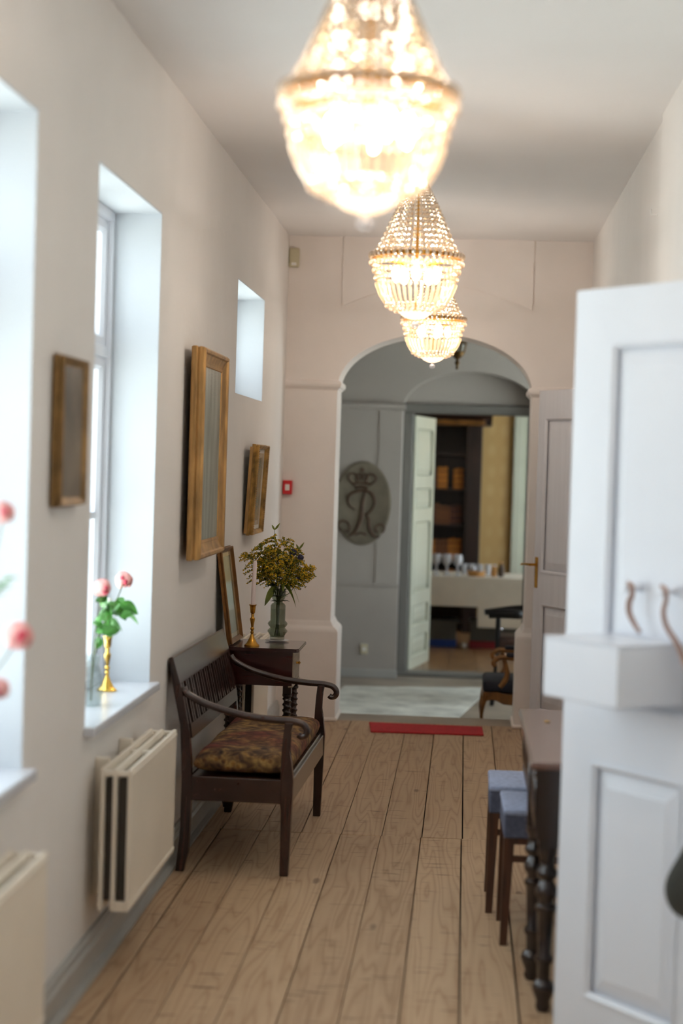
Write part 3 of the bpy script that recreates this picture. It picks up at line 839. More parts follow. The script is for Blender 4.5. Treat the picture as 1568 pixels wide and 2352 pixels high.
def goldenrod(top, label, yellow=0.6, size=1.0, bare=False):
    g = thing('goldenrod', label, 'flower', (VX, VY, 0.745), 0, 'goldenrod sprigs in the glass vase')
    top = Vector(top) - Vector((VX, VY, 0.745))
    bx, by = random.uniform(-.014, .014), random.uniform(-.014, .014)
    a0 = Vector((bx, by, 0.002)); a1 = Vector((-bx * .5, -by * .5, 0.155)); 
    pm = a1.lerp(top, 0.5) + Vector((0, 0, 0.03))
    pts = smoothpath([a0, a1, pm, top], 6)
    bm = newbm(); tube(bm, pts, lambda t: 0.0022 - 0.0014 * t, 5); obj('stem', bm, STEM, g)
    # plume: arching side branchlets thick with florets
    out = Vector((top.x, top.y, 0)); out = out.normalized() if out.length > 0.01 else Vector((1, 0, 0))
    fb = newbm(); gb = newbm(); sb = newbm()
    nb = 32
    for i in range(nb):
        t = 0.56 + 0.44 * i / (nb - 1)
        p = pts[min(len(pts) - 1, int(t * (len(pts) - 1)))].copy()
        L = (0.075 * (1.05 - t) ** 0.5 * 1.5 + 0.015) * size
        az = random.uniform(0, 2 * PI)
        d = (Vector((math.cos(az), math.sin(az), 0.5)) * 0.8 + out * 0.65).normalized()
        m = 11
        bp = []
        for k in range(m + 1):
            s = k / m
            q = p + d * L * s + Vector((0, 0, 1)) * (0.25 * s - 0.65 * s * s) * L
            bp.append(q)
        tube(sb, bp, 0.0007, 4)
        for k in range(2, m + 1):
            for rep in range(3):
                q = bp[k] + Vector([random.gauss(0, 0.0026) for _ in range(3)]) + Vector((0, 0, 0.003))
                ball(fb if random.random() < yellow * (0.22 + 0.85 * t * k / m) + 0.03 else gb, q, random.uniform(0.0019, 0.0034), 1)
    obj('flower_plume', fb, ROD, g)['kind'] = 'stuff'
    obj('buds', gb, RODG, g)['kind'] = 'stuff'
    obj('branchlets', sb, STEM, g)
    for i in range(9):
        t = random.uniform(0.34, 0.72); p = pts[int(t * (len(pts) - 1))]
        az = random.uniform(0, 2 * PI)
        bm = newbm(); leafmesh(bm, p, (math.cos(az), math.sin(az), 0.6), random.uniform(0.04, 0.06), 0.006, 0.4)
        thicken(obj('leaf', bm, LEAFD, g))
goldenrod((-0.975, 8.33, 1.115), 'goldenrod sprig reaching furthest left over the candle', 0.8, 1.15)
goldenrod((-0.705, 8.36, 1.065), 'goldenrod sprig arching furthest right towards the arch pier', 0.9, 0.9)
goldenrod((-0.700, 8.40, 1.025), 'lowest goldenrod sprig drooping at the right of the bouquet', 0.6, 0.7)
goldenrod((-0.858, 8.36, 1.200), 'tallest goldenrod sprig at the crown of the bouquet', 0.8, 1.1)
for tp, wh in (((-0.925, 8.30, 1.16), 'high at the left shoulder of the bouquet'), ((-0.81, 8.33, 1.185), 'just right of the tallest one'), ((-0.775, 8.40, 1.15), 'behind the large globe thistle'), ((-0.88, 8.42, 1.14), 'at the back left, against the wall'),
               ((-0.83, 8.30, 1.12), 'at the front centre of the bouquet'), ((-0.905, 8.38, 1.09), 'low on the left, above the candle flame height'), ((-0.765, 8.32, 1.10), 'low on the right, below the globe thistles'), ((-0.85, 8.27, 1.07), 'lowest in front, just above the vase rim')):
    goldenrod(tp, 'goldenrod sprig ' + wh, 0.62, 1.0)
def thistle(p, r, label):
    g = thing('globe_thistle', label, 'flower', (VX, VY, 0.745), 0, 'globe thistles in the glass vase')
    q = Vector(p) - Vector((VX, VY, 0.745))
    bm = newbm(); tube(bm, [(random.uniform(-.01, .01), 0.01, 0.004), (0.0, 0, 0.155), q * 0.6 + Vector((0, 0, 0.04)), q], 0.0016, 5, 5); obj('stem', bm, STEM, g)
    bm = newbm(); ball(bm, q, r * 0.72, 2)
    for k in range(150):
        z = 1 - 2 * (k + .5) / 150; a = k * 2.39996; s = math.sqrt(1 - z * z)
        d = Vector((s * math.cos(a), s * math.sin(a), z)); e = d.orthogonal().normalized(); f = d.cross(e)
        vs = [bm.verts.new(q + d * r * 0.6 + (e * math.cos(x) + f * math.sin(x)) * r * 0.09) for x in (0, 2.1, 4.2)]; t = bm.verts.new(q + d * r * 1.05)
        for i in range(3): bm.faces.new((vs[i], vs[(i + 1) % 3], t))
    obj('flower_head', bm, THIS, g)
thistle((-0.772, 8.32, 1.135), 0.018, 'large blue globe thistle half hidden among the goldenrod')
thistle((-0.738, 8.33, 1.112), 0.0165, 'round dark blue globe thistle at upper right of the bouquet')
thistle((-0.745, 8.34, 1.020), 0.010, 'small globe thistle low at right of the bouquet')
def budsprig(p, label):
    g = thing('leafy_sprig', label, 'sprig', (VX, VY, 0.745))
    q = Vector(p) - Vector((VX, VY, 0.745))
    bm = newbm(); tube(bm, [(0.005, -0.01, 0.004), (0.0, 0, 0.155), q * 0.6 + Vector((0, 0, 0.05)), q], 0.0012, 5, 5); obj('stem', bm, STEM, g)
    for dx, L in ((-0.6, 0.022), (0.75, 0.034)):
        bm = newbm(); leafmesh(bm, q, (dx, 0.1, 0.8), L, 0.0055, -0.2, Vector((0.1, 1, 0.1))); thicken(obj('leaf', bm, LEAF, g))
budsprig((-0.862, 8.34, 1.235), 'thin sprig with two bud leaves rising above the goldenrod')
budsprig((-0.748, 8.34, 1.150), 'thin sprig with two bud leaves at the right of the bouquet')
g = thing('leafy_sprig', 'sprig with broad drooping olive leaves hanging over the vase rim', 'sprig', (VX, VY, 0.745))
bm = newbm(); tube(bm, [(0.0, 0.01, 0.004), (0.006, 0, 0.155), (0.02, -0.01, 0.26)], 0.002, 5, 5); obj('stem', bm, STEM, g)
for (bx, d, L, W, dr, mt) in (((0.02, -0.012, 0.262), (0.75, -0.2, 0.25), 0.085, 0.017, 1.5, LEAF), ((0.016, -0.01, 0.245), (0.55, -0.5, -0.1), 0.10, 0.015, 0.9, LEAF), ((-0.012, -0.01, 0.235), (-0.45, -0.4, -0.6), 0.085, 0.015, 0.4, LEAF),
                              ((-0.005, 0, 0.24), (-1, -0.1, 0.45), 0.055, 0.006, 0.7, LEAFD), ((-0.003, 0, 0.232), (-1, -0.2, 0.15), 0.06, 0.006, 0.1, LEAFD), ((0.02, 0, 0.24), (1, -0.1, 0.1), 0.05, 0.007, 0.3, LEAFD),
                              ((0.01, -0.01, 0.25), (0.3, -0.9, 0.6), 0.06, 0.014, 1.2, LEAF), ((-0.02, -0.01, 0.26), (-0.5, -0.7, 0.5), 0.05, 0.012, 1.2, LEAFD)):
    bm = newbm(); leafmesh(bm, bx, d, L, W * 1.15, dr, Vector((0.1, 1, 0.25))); thicken(obj('leaf', bm, mt, g))

# ------------------------------------------------------------------ pictures
def picture(name, label, y0, y1, z0, z1, x_back, depth, width, mats, kind, tilt=0.0):
    """hangs on the window wall, facing +x; local origin at bottom near corner"""
    p = thing(name, label, 'picture', (x_back, y0, z0))
    p.rotation_euler = (0, tilt, 0)
    w, h = y1 - y0, z1 - z0
    gm, inner, art = mats
    bm = newbm()
    if kind == 'bold':
        prof = [(0.004, 0), (0.0, 0.006), (0.0, 0.020), (0.006, 0.026), (0.002, 0.034), (0.004, depth - 0.008), (0.012, depth), (0.022, depth - 0.002), (0.027, depth - 0.010), (0.036, depth - 0.014), (0.050, depth - 0.020), (width - 0.014, depth - 0.023), (width - 0.012, depth - 0.020), (width - 0.004, depth - 0.022), (width, depth - 0.030), (width, 0)]
    else:
        prof = [(0.0, 0), (0.0, depth * .45), (0.006, depth * .5), (0.003, depth - 0.004), (width * .2, depth), (width * .35, depth - 0.002), (width * .8, depth - 0.012), (width, depth - 0.014), (width, 0)]
    frame_ring(bm, w, h, prof); obj('frame', bm, gm, p)
    ax = 0.003 if inner else (depth - 0.030 if kind == 'bold' else depth - 0.016)
    bm = newbm(); box(bm, ax, ax + 0.003, width - 0.003, w - width + 0.003, width - 0.003, h - width + 0.003)
    obj('canvas' if art is not PHOTO else 'print', bm, art, p)
    if inner:
        bm = newbm(); frame_ring(bm, w - 2 * width + 0.006, h - 2 * width + 0.006, [(0, 0.006), (0, max(depth - 0.024, 0.010)), (0.045 if depth > 0.03 else 0.02, 0.009), (0.045 if depth > 0.03 else 0.02, 0.006)], (0, width - 0.003, width - 0.003)); obj('mount', bm, inner, p)
        bm = newbm(); box(bm, 0.009, 0.0105, width - 0.002, w - width + 0.002, width - 0.002, h - width + 0.002); obj('glass', bm, PANE, p)
    # bead of little ornaments down the outer face for the ornate frames
    return p
picture('painting', 'large gilt-framed painting hanging above the settle', 6.985, 7.70, 1.155, 1.985, -1.062, 0.056, 0.074, (GOLD, None, CANVAS), 'bold')
picture('painting', 'small dark portrait in narrow gilt frame between the two tall windows', 4.74, 5.06, 1.41, 1.815, -1.084, 0.030, 0.030, (GOLDP2, None, PICT1), 'flat')
p = picture('framed_print', 'small gilt-framed print hung tilting forward below the high window', 8.98, 9.46, 1.178, 1.632, -1.072, 0.036, 0.024, (GOLDD, MATTB, PHOTO), 'flat', math.radians(2.8))
bm = newbm()
for k in range(38):
    for (yy, zz_) in ((0.456, 0.012 + k * 0.0116), (0.022, 0.012 + k * 0.0116)):
        ball(bm, (0.035, yy, zz_), 0.0045, 1)
obj('bead_ornament', bm, GOLD, p)['kind'] = 'stuff'
bm = newbm(); frame_ring(bm, 0.50, 0.43, [(0, 0), (0, 0.014), (0.02, 0.014), (0.02, 0)], (-0.008, -0.016, 0.01)); obj('back_frame', bm, GOLD, p, label='ornate gilt backing frame')
p = picture('framed_print', 'gilt-framed print leaning against the wall on the side table', 8.065, 8.42, 0.0, 0.435, -1.026, 0.024, 0.026, (GOLDBR, GOLDP, PHOTO), 'flat')
p.location = (-1.030, 8.065, 0.7215); p.rotation_euler = (0, math.radians(-8.0), math.radians(-1.0))
# nails on the wall near the high window
bm = newbm()
t = thing('wall_hook', 'white bent picture hook high on the right wall', 'hook', (0.70, 7.05, 2.53))
tube(bm, [(0.0, 0, 0), (-0.022, 0, 0), (-0.026, 0, 0.004), (-0.026, 0, 0.022)], 0.0022, 6); obj('wire', bm, WPLAST, t)

# ------------------------------------------------------------------ radiators
def radiator(label, y0, y1, z0, z1):
    r = thing('radiator', label, 'radiator', (-1.0, y0, z0))
    L, H = y1 - y0, z1 - z0
    for x in (-0.047, -0.010, 0.034):
        bm = newbm()
        box(bm, x, x + 0.013, 0.0, L, 0.0, H, 0.005, 2)
        box(bm, x - 0.003, x + 0.016, 0.004, L - 0.004, H - 0.026, H - 0.010, 0.004)
        box(bm, x - 0.003, x + 0.016, 0.004, L - 0.004, 0.010, 0.026, 0.004)
        obj('panel', bm, RADC, r)
    bm = newbm()
    y = 0.02
    while y < L - 0.02:
        box(bm, 0.005, 0.030, y, y + 0.003, 0.03, H - 0.03); box(bm, -0.033, -0.014, y, y + 0.003, 0.03, H - 0.03); y += 0.030
    obj('convector_fins', bm, RADD, r)['kind'] = 'stuff'
    for ya in (0.0, L * .48, L - 0.014):
        for xa in (0.002, -0.036):
            bm = newbm(); box(bm, xa, xa + 0.034, ya, ya + 0.014, H - 0.022, H - 0.006, 0.003); obj('top_bracket', bm, RADC, r)
    bm = newbm(); box(bm, 0.002, 0.036, 0.0, 0.012, 0.0, 0.03, 0.003); obj('lower_bracket', bm, RADC, r)
    for ya in (L * .15, L * .6):
        bm = newbm(); box(bm, -0.0895, -0.046, ya, ya + 0.02, 0.02, H + 0.012, 0.003); obj('wall_bracket', bm, RADC, r)
    bm = newbm(); tube(bm, [(0.01, L - 0.02, 0.045), (0.01, L + 0.028, 0.045)], 0.012, 10); tube(bm, [(0.01, L + 0.02, 0.05), (0.008, L + 0.02, 0.01), (-0.03, L + 0.02, -0.02), (-0.089, L + 0.02, -0.03)], 0.007, 8, 3); lathe(bm, [(0, -0.02), (0.016, -0.02), (0.018, 0.02), (0, 0.022)], (0.01, L + 0.028, 0.045), 12)
    obj('valve', bm, WPLAST, r)
    return r
radiator('cream panel radiator below the middle window, near end facing us', 5.33, 6.17, 0.20, 0.625)
radiator('cream panel radiator under the nearest window at lower left', 3.15, 4.24, 0.20, 0.615)
radiator('cream panel radiator behind the side table at far end', 8.50, 9.12, 0.13, 0.69)

# ------------------------------------------------------------------ still life on the window sills
def jug_vase(label, loc, h=0.15, r=0.04):
    v = thing('vase', label, 'vase', loc)
    pr = [(0, 0), (r * .8, 0), (r, h * .25), (r, h * .5), (r * .6, h * .82), (r * .7, h)]
    bm = newbm(); lathe(bm, pr + [(a - 0.003 if a > 0.004 else 0.001, b) for a, b in pr[2:]][::-1] + [(r * .7, 0.005), (0, 0.005)], n=20); obj('glass_body', bm, CLEARV, v, True)
    return v
def flower_head(bm, heart, c, r):
    c = Vector(c)
    n = 34
    for k in range(n):          # overlapping cupped petals over a full round head
        z = 1 - 1.75 * (k + .5) / n; a = k * 2.39996; q = math.sqrt(max(0, 1 - z * z))
        d = Vector((q * math.cos(a), q * math.sin(a), z))
        e = d.orthogonal().normalized(); f = d.cross(e)
        p = c + d * r * random.uniform(0.62, 0.80)
        m = Matrix((e, f, d)).transposed().to_4x4()
        bmesh.ops.create_icosphere(bm, subdivisions=2, radius=1.0, matrix=Matrix.Translation(p) @ m @ Matrix.Diagonal((r * .42, r * .36, r * .16, 1)))
    for k in range(3):
        d = Vector((random.gauss(.45, .3), -1, random.gauss(0, .35))).normalized()
        ball(heart, c + d * r * 0.80, r * 0.24, 1)
def pinkflower(base, p, r, label, grp=None):
    g = thing('pink_flower', label, 'flower', base, 0, grp)
    q = Vector(p) - Vector(base)
    bm = newbm(); tube(bm, [(0, 0, 0.008), (q.x * 0.15, q.y * 0.15, q.z * .5), q * 0.8 + Vector((0, 0, .02)), q], 0.0018, 6, 4); obj('stem', bm, STEM, g)
    a, b = newbm(), newbm(); flower_head(a, b, q, r); obj('petals', a, PINK, g, True); obj('heart', b, PINKD, g, True)
    return g
jug_vase('squat glass vase on the middle window sill', (-1.165, 5.74, 0.755), 0.16, 0.040)
bs = (-1.165, 5.74, 0.762)
pinkflower(bs, (-1.15, 5.80, 1.126), 0.034, 'pink flower directly over the green leaves on the middle sill')
pinkflower(bs, (-1.15, 6.175, 1.128), 0.034, 'pink flower leaning right with a darker heart on the middle sill')
g = thing('leafy_sprig', 'cluster of bright green geranium leaves in the middle window vase', 'sprig', bs)
bm = newbm(); tube(bm, [(0, 0, 0.008), (0.0, 0.02, 0.12), (0.01, 0.08, 0.24)], 0.003, 6, 4); obj('stem', bm, STEM, g)
random.seed(3)
for k in range(34):
    py = random.uniform(0.0, 0.36); px = random.uniform(-0.02, 0.05)
    pz = 0.27 + random.uniform(-0.075, 0.055) * (1 - abs(py - .12) * 1.5)
    bm = newbm(); leafmesh(bm, (px, py, pz), (random.uniform(-.6, 1), random.uniform(-1, .8), random.uniform(-.5, .8)), random.uniform(0.04, 0.06), random.uniform(0.016, 0.024), 0.3, Vector((random.gauss(0, .4), 1, random.gauss(.4, .4))))
    thicken(obj('leaf', bm, LEAFG, g), 0.001)
cs = candlestick('bright brass candlestick on the middle window sill', (-1.187, 6.112, 0.755), BRASSL)
c = thing('candle', 'white candle in the brass candlestick among the sill flowers', 'candle', (-1.187, 6.112, 0.940))
bm = newbm(); lathe(bm, [(0, 0), (0.0105, 0), (0.0098, 0.125), (0.006, 0.13), (0, 0.131)], n=14); obj('taper', bm, WAXW, c, True)
# nearest sill
jug_vase('tall glass vase on the nearest window sill, outside the left edge', (-1.13, 3.98, 0.755), 0.20, 0.045)
bs = (-1.13, 3.98, 0.762)
pinkflower(bs, (-1.0, 3.925, 1.42), 0.028, 'highest pink flower at the left edge by the nearest window')
pinkflower(bs, (-1.0, 4.085, 1.135), 0.037, 'blurred pink flower hanging in front of the wall beside the nearest window')
pinkflower(bs, (-1.0, 3.915, 1.035), 0.028, 'lowest pink flower cut by the left edge')
g = thing('leafy_sprig', 'green leaf sprig between pink flowers at the left edge', 'sprig', bs)
bm = newbm(); tube(bm, [(0, 0, 0.008), (0.03, -0.02, 0.3), (0.11, -0.06, 0.48)], 0.002, 6, 4); obj('stem', bm, STEM, g)
for k in range(5):
    bm = newbm(); leafmesh(bm, (0.10 + 0.01 * k, -0.07, 0.46 + 0.012 * k), (0.5, random.uniform(-.6, .6), .4), 0.04, 0.014, 0.3); thicken(obj('leaf', bm, LEAFG, g), 0.001)

# ------------------------------------------------------------------ small wall things
t = thing('fire_alarm_call_point', 'small red fire alarm call point by the far left corner', 'alarm', (-1.112 + 0.03, YB, 1.395))
t.location = (-1.058, YB, 1.395)
bm = newbm(); box(bm, -0.028, 0.028, -0.030, 0.0, -0.042, 0.042, 0.004, 2); obj('housing', bm, REDP, t)
bm = newbm(); box(bm, -0.013, 0.013, -0.032, -0.029, -0.018, 0.018, 0.001); obj('push_plate', bm, WPLAST, t, label='white press plate')
t = thing('motion_sensor', 'yellowed box sensor high in the far left corner', 'sensor', (-1.060, YB, 2.767))
bm = newbm(); box(bm, -0.027, 0.033, -0.035, 0.0, -0.057, 0.057, 0.008, 3); obj('housing', bm, BEIGEP, t)
bm = newbm(); box(bm, -0.012, 0.018, -0.038, -0.034, -0.048, -0.030, 0.003); obj('lens', bm, WPLAST, t, label='small white lens window')
# oval plaque with crowned monogram
t = thing('plaque', 'oval stone plaque with crowned monogram on dim vestibule wall', 'plaque', (-0.813, YI - 0.002, 1.232))
bm = newbm()
lathe(bm, [(0, 0), (0.232, 0), (0.228, 0.014), (0.215, 0.020), (0.205, 0.016), (0, 0.018)], n=56)
for v in bm.verts: v.co.y *= 1.46
bmesh.ops.rotate(bm, verts=bm.verts, cent=(0, 0, 0), matrix=Matrix.Rotation(PI / 2, 3, 'X'))
obj('shield', bm, PLAQ, t, True)
def relief(name, strokes):
    bm = newbm()
    for pts, r in strokes: tube(bm, [(a, -0.020, b) for a, b in pts], r, 8, 5)
    return obj(name, bm, PLAQR, t, True)
PX = lambda x, y: ((760 + x / 9.8 - 833) * 0.00352, -(1040 + y / 9.8 - 1156) * 0.00352)
S_ = lambda l: [PX(*p) for p in l]
relief('letter_relief', [
    (S_([(770, 880), (740, 1000), (710, 1200), (700, 1450), (640, 1620), (560, 1780), (420, 1880)]), lambda u: 0.007 + 0.010 * math.sin(PI * u)),
    (S_([(560, 1280), (430, 1200), (390, 1080), (430, 950), (560, 880), (770, 850), (930, 930), (985, 1100), (940, 1250), (840, 1360), (760, 1380)]), lambda u: 0.006 + 0.007 * math.sin(PI * u)),
    (S_([(800, 1380), (870, 1500), (880, 1640), (930, 1780), (1040, 1890), (1120, 1860)]), lambda u: 0.006 + 0.008 * math.sin(PI * u)),
    (S_([(240, 1780), (180, 1640), (270, 1540), (400, 1580), (450, 1700), (400, 1790), (330, 1740)]), 0.008),
    (S_([(1170, 1790), (1230, 1680), (1150, 1600), (1040, 1640), (1020, 1740), (1090, 1770)]), 0.007),
    (S_([(560, 1850), (700, 1800), (820, 1840)]), 0.008)])
relief('crown_relief', [
    (S_([(540, 790), (680, 760), (820, 800)]), 0.012), (S_([(500, 700), (680, 680), (880, 700)]), 0.009),
    (S_([(530, 740), (400, 620), (400, 500), (520, 480), (640, 620)]), 0.008), (S_([(850, 740), (980, 640), (990, 530), (860, 480), (740, 620)]), 0.008),
    (S_([(600, 700), (560, 560), (640, 470), (690, 600)]), 0.007), (S_([(760, 700), (810, 560), (740, 470), (690, 600)]), 0.007),
    (S_([(690, 440), (690, 340)]), 0.010), (S_([(640, 385), (740, 385)]), 0.007)])
t = thing('wall_socket', 'small pale socket low on the dim vestibule wall', 'socket', (-0.765, YI - 0.030, 0.06))
bm = newbm(); box(bm, -0.028, 0.028, -0.012, 0, -0.04, 0.04, 0.004, 2); obj('plate', bm, BEIGEP, t)
bm = newbm(); lathe(bm, [(0, 0), (0.018, 0), (0.018, 0.003), (0, 0.003)], n=16); bmesh.ops.rotate(bm, verts=bm.verts, cent=(0, 0, 0), matrix=Matrix.Rotation(PI / 2, 3, 'X')); bmesh.ops.translate(bm, verts=bm.verts, vec=(0, -0.012, 0)); obj('socket_face', bm, WPLAST, t)
# door mat and rug
t = thing('door_mat', 'red mat lying at the threshold of the arch', 'mat', (-0.52, 10.54, 0.001), math.radians(0.6))
bm = newbm(); prism(bm, [(0.025, -0.03), (0.675, -0.005), (0.672, 0.32), (0.0, 0.335)], 0, 0.009, 'z'); bmesh.ops.bevel(bm, geom=[e for e in bm.edges], offset=0.002, segments=1, affect='EDGES'); obj('pile', bm, RED, t)
t = thing('rug', 'pale grey rug on the vestibule floor', 'rug', (-1.05, 11.9, FV + 0.0005))
bm = newbm(); prism(bm, [(0, 0), (1.02, 0.3), (1.30, 2.35), (0.18, 2.10)], 0, 0.008, 'z'); obj('pile', bm, M('pale_grey_rug_wool', (214, 214, 206), 0.95, var=0.12, scale=5, bump=0.4, bscale=120), t)
# hanging lantern in the vestibule
t = thing('lantern', 'dark bronze hanging lantern in the vestibule behind the chandeliers', 'lamp', (-0.080, 13.0, 2.235))
bm = newbm(); lathe(bm, [(0, 0), (0.008, 0.004), (0.012, 0.014), (0.007, 0.024), (0.012, 0.036), (0.018, 0.050), (0.010, 0.062), (0.012, 0.075), (0.030, 0.088), (0.045, 0.105), (0.052, 0.120), (0.048, 0.130), (0, 0.132)], n=16); obj('finial', bm, BRONZE, t, True)
bm = newbm()
for k in range(6):
    a = 2 * PI * k / 6; c_, s_ = math.cos(a), math.sin(a)
    tube(bm, [(0.048 * c_, 0.048 * s_, 0.125), (0.060 * c_, 0.060 * s_, 0.19), (0.056 * c_, 0.056 * s_, 0.26), (0.03 * c_, 0.03 * s_, 0.33)], 0.005, 6, 3)
lathe(bm, [(0.062, 0.185), (0.066, 0.19), (0.062, 0.195)], n=18)
obj('cage', bm, BRONZE, t, True)
bm = newbm(); lathe(bm, [(0.044, 0.132), (0.054, 0.19), (0.05, 0.26), (0.026, 0.32)], n=18); obj('lantern_glass', bm, VASEG, t, True)
bm = newbm(); lathe(bm, [(0, 0.36), (0.02, 0.35), (0.034, 0.325), (0, 0.322)], n=14); tube(bm, [(0, 0, 0.35), (0, 0, 0.715)], 0.006, 6); obj('rod', bm, BRONZE, t)

# ------------------------------------------------------------------ chandeliers
bead_me = None
def chandelier(label, loc, warm):
    global bead_me
    c = thing('chandelier', label, 'chandelier', loc, random.uniform(0, 1), 'empire bag chandeliers down the corridor')
    bm = newbm()
    lathe(bm, [(0.176, -0.010), (0.180, -0.008), (0.180, 0.008), (0.176, 0.008), (0.176, -0.010)], n=48)
    obj('rim_band', bm, BRASS, c, True)
    bm = newbm()
    tube(bm, [(0, 0, -0.20), (0, 0, HC - loc[2] - 0.025)], 0.0045, 8)
    lathe(bm, [(0, HC - loc[2] - 0.03), (0.022, HC - loc[2] - 0.028), (0.045, HC - loc[2] - 0.001), (0, HC - loc[2] - 0.0005)], n=20)
    lathe(bm, [(0, -0.052), (0.035, -0.05), (0.042, -0.042), (0, -0.038)], n=18)
    lathe(bm, [(0.020, 0.300), (0.034, 0.302), (0.034, 0.308), (0.012, 0.325), (0.006, 0.34)], n=18)
    for k in range(5):
        a = 2 * PI * k / 5
        tube(bm, [(0.03 * math.cos(a), 0.03 * math.sin(a), -0.045), (0.065 * math.cos(a), 0.065 * math.sin(a), -0.030), (0.085 * math.cos(a), 0.085 * math.sin(a), -0.036)], 0.0045, 6, 2)
    obj('stem', bm, BRASS, c)
    for k in range(5):
        a = 2 * PI * k / 5
        bm = newbm(); lathe(bm, [(0.008, -0.038), (0.012, -0.044), (0.020, -0.062), (0.019, -0.080), (0.010, -0.096), (0, -0.104)], (0.085 * math.cos(a), 0.085 * math.sin(a), 0), 12)
        obj('bulb', bm, BULB, c, True)
    if bead_me is None:
        b = newbm(); ball(b, (0, 0, 0), 1.0, 2); me = bpy.data.meshes.new('crystal_bead'); b.to_mesh(me); b.free(); me.materials.append(CRYST)
        # pear drop, prism, strand
        b = newbm(); lathe(b, [(0, -0.0135), (0.0075, -0.008), (0.0085, 0.0), (0.006, 0.008), (0, 0.013)], n=6); m2 = bpy.data.meshes.new('crystal_plaque'); b.to_mesh(m2); b.free(); m2.materials.append(CRYST)
        b = newbm(); tube(b, [(0.161, 0, -0.102), (0.158, 0, -0.114), (0.146, 0, -0.145), (0.124, 0, -0.178)], lambda t: 0.0075 - 0.0022 * t, 6); m3 = bpy.data.meshes.new('crystal_prism'); b.to_mesh(m3); b.free(); m3.materials.append(CRYST)
        b = newbm()
        tab = [(0.016, .164), (0.05, .143), (0.10, .120), (0.15, .098), (0.20, .075), (0.25, .049), (0.302, .025)]
        z = 0.016
        while z < 0.300:
            for (z0, r0), (z1, r1) in zip(tab, tab[1:]):
                if z0 <= z <= z1: r = r0 + (r1 - r0) * (z - z0) / (z1 - z0); break
            rad = min(0.0105, 0.46 * 2 * PI * r / 34)
            bmesh.ops.create_icosphere(b, subdivisions=2, radius=rad, matrix=Matrix.Translation((r, 0, z)))
            z += rad * 2.0
        m4 = bpy.data.meshes.new('bead_strand'); b.to_mesh(m4); b.free(); m4.materials.append(CRYSTB)
        bead_me = (me, m2, m3, m4)
    me, plq, prs, strd = bead_me
    for k in range(34): inst('bead_strand', strd, c, (0, 0, 0), 2 * PI * k / 34)
    def row(r, z, n, rad, nm='crystal_bead', m=me, ph=0.0):
        for k in range(n):
            a = 2 * PI * (k + ph) / n
            inst(nm, m, c, (r * math.cos(a), r * math.sin(a), z), a, None if m is plq else (rad, rad, rad))
    row(0.189, 0.001, 44, 1, 'crystal_plaque', plq)
    row(0.184, -0.028, 44, 0.0115)
    row(0.170, -0.056, 40, 0.0120, ph=.5)
    row(0.163, -0.084, 40, 0.0110)
    for k in range(40): inst('crystal_prism', prs, c, (0, 0, 0), 2 * PI * k / 40)
    row(0.119, -0.187, 34, 0.0085)
    row(0.101, -0.197, 28, 0.0085, ph=.5)
    row(0.081, -0.206, 24, 0.0080)
    bm = newbm(); lathe(bm, [(0.072, -0.208), (0.062, -0.216), (0.050, -0.226), (0.024, -0.236), (0.007, -0.238), (0.006, -0.248), (0, -0.249)], n=20); obj('base_cup', bm, CRYST, c, True)
    bm = newbm(); ball(bm, (0, 0, -0.258), 0.017, 3, (1, 1, .72)); obj('finial_ball', bm, CLEARG, c, True)
    c.scale = (0.93, 0.93, 1.0)
    l = bpy.data.lights.new('chandelier_lamp', 'POINT'); l.energy = CH_POWER; l.color = warm; l.shadow_soft_size = 0.055
    o = bpy.data.objects.new('chandelier_lamp', l); COL.objects.link(o); o.location = (loc[0], loc[1], loc[2] - 0.05)
    return c
random.seed(8)
chandelier('nearest and largest-looking crystal chandelier, blurred and glowing at the top', (-0.214, 3.654, 2.286), (1.0, 0.90, 0.82))
chandelier('middle crystal chandelier of the row of three', (-0.207, 6.932, 2.337), (1.0, 0.90, 0.82))
chandelier('furthest crystal chandelier, hanging just before the arch', (-0.197, 10.00, 2.349), (1.0, 0.90, 0.82))

# ------------------------------------------------------------------ near door fittings
ex = Vector((math.cos(ang1), math.sin(ang1), 0)); nn = Vector((math.sin(ang1), -math.cos(ang1), 0))
o1 = Vector((0.285, 4.95, 0))
D = lambda t, off, z: tuple(o1 + ex * t + nn * off + Vector((0, 0, z)))
t = thing('wall_box', 'plain white square box fixed to the near door at handle height', 'box', D(0.185, 0.001, 0.975), ang1)
bm = newbm(); box(bm, 0, 0.285, -0.22, 0, 0, 0.148, 0.004, 2); obj('casing', bm, WHITE, t)
bm = newbm(); box(bm, -0.002, 0.287, -0.222, 0, 0.1485, 0.153, 0.002); obj('lid', bm, WHITE, t)
for (tt, lab) in ((0.287, 'left of two small white knobs on the near door'), (0.420, 'right of two small white knobs on the near door, carrying the bag')):
    k = thing('coat_knob', lab, 'knob', D(tt, 0.0, 1.255), ang1)
    bm = newbm(); lathe(bm, [(0, 0), (0.012, 0), (0.010, 0.006), (0.005, 0.012), (0.006, 0.035), (0.013, 0.042), (0.012, 0.052), (0, 0.055)], n=16); bmesh.ops.rotate(bm, verts=bm.verts, cent=(0, 0, 0), matrix=Matrix.Rotation(PI / 2, 3, 'X')); obj('knob', bm, WHITE, k, True)
t = thing('leather_strap', 'short curved brown leather strap hanging from the left door knob', 'strap', D(0.30, 0.045, 1.16), ang1)
bm = newbm(); tube(bm, [(-0.008, 0.004, 0.108), (0.010, 0.0, 0.100), (0.012, 0, 0.078), (0.002, 0, 0.058), (0.004, 0, 0.032), (0.026, 0.0, 0.004), (0.046, 0, -0.014)], lambda u: 0.005 + 0.003 * math.sin(PI * u), 8, 4); obj('strap', bm, LEATH, t, True)
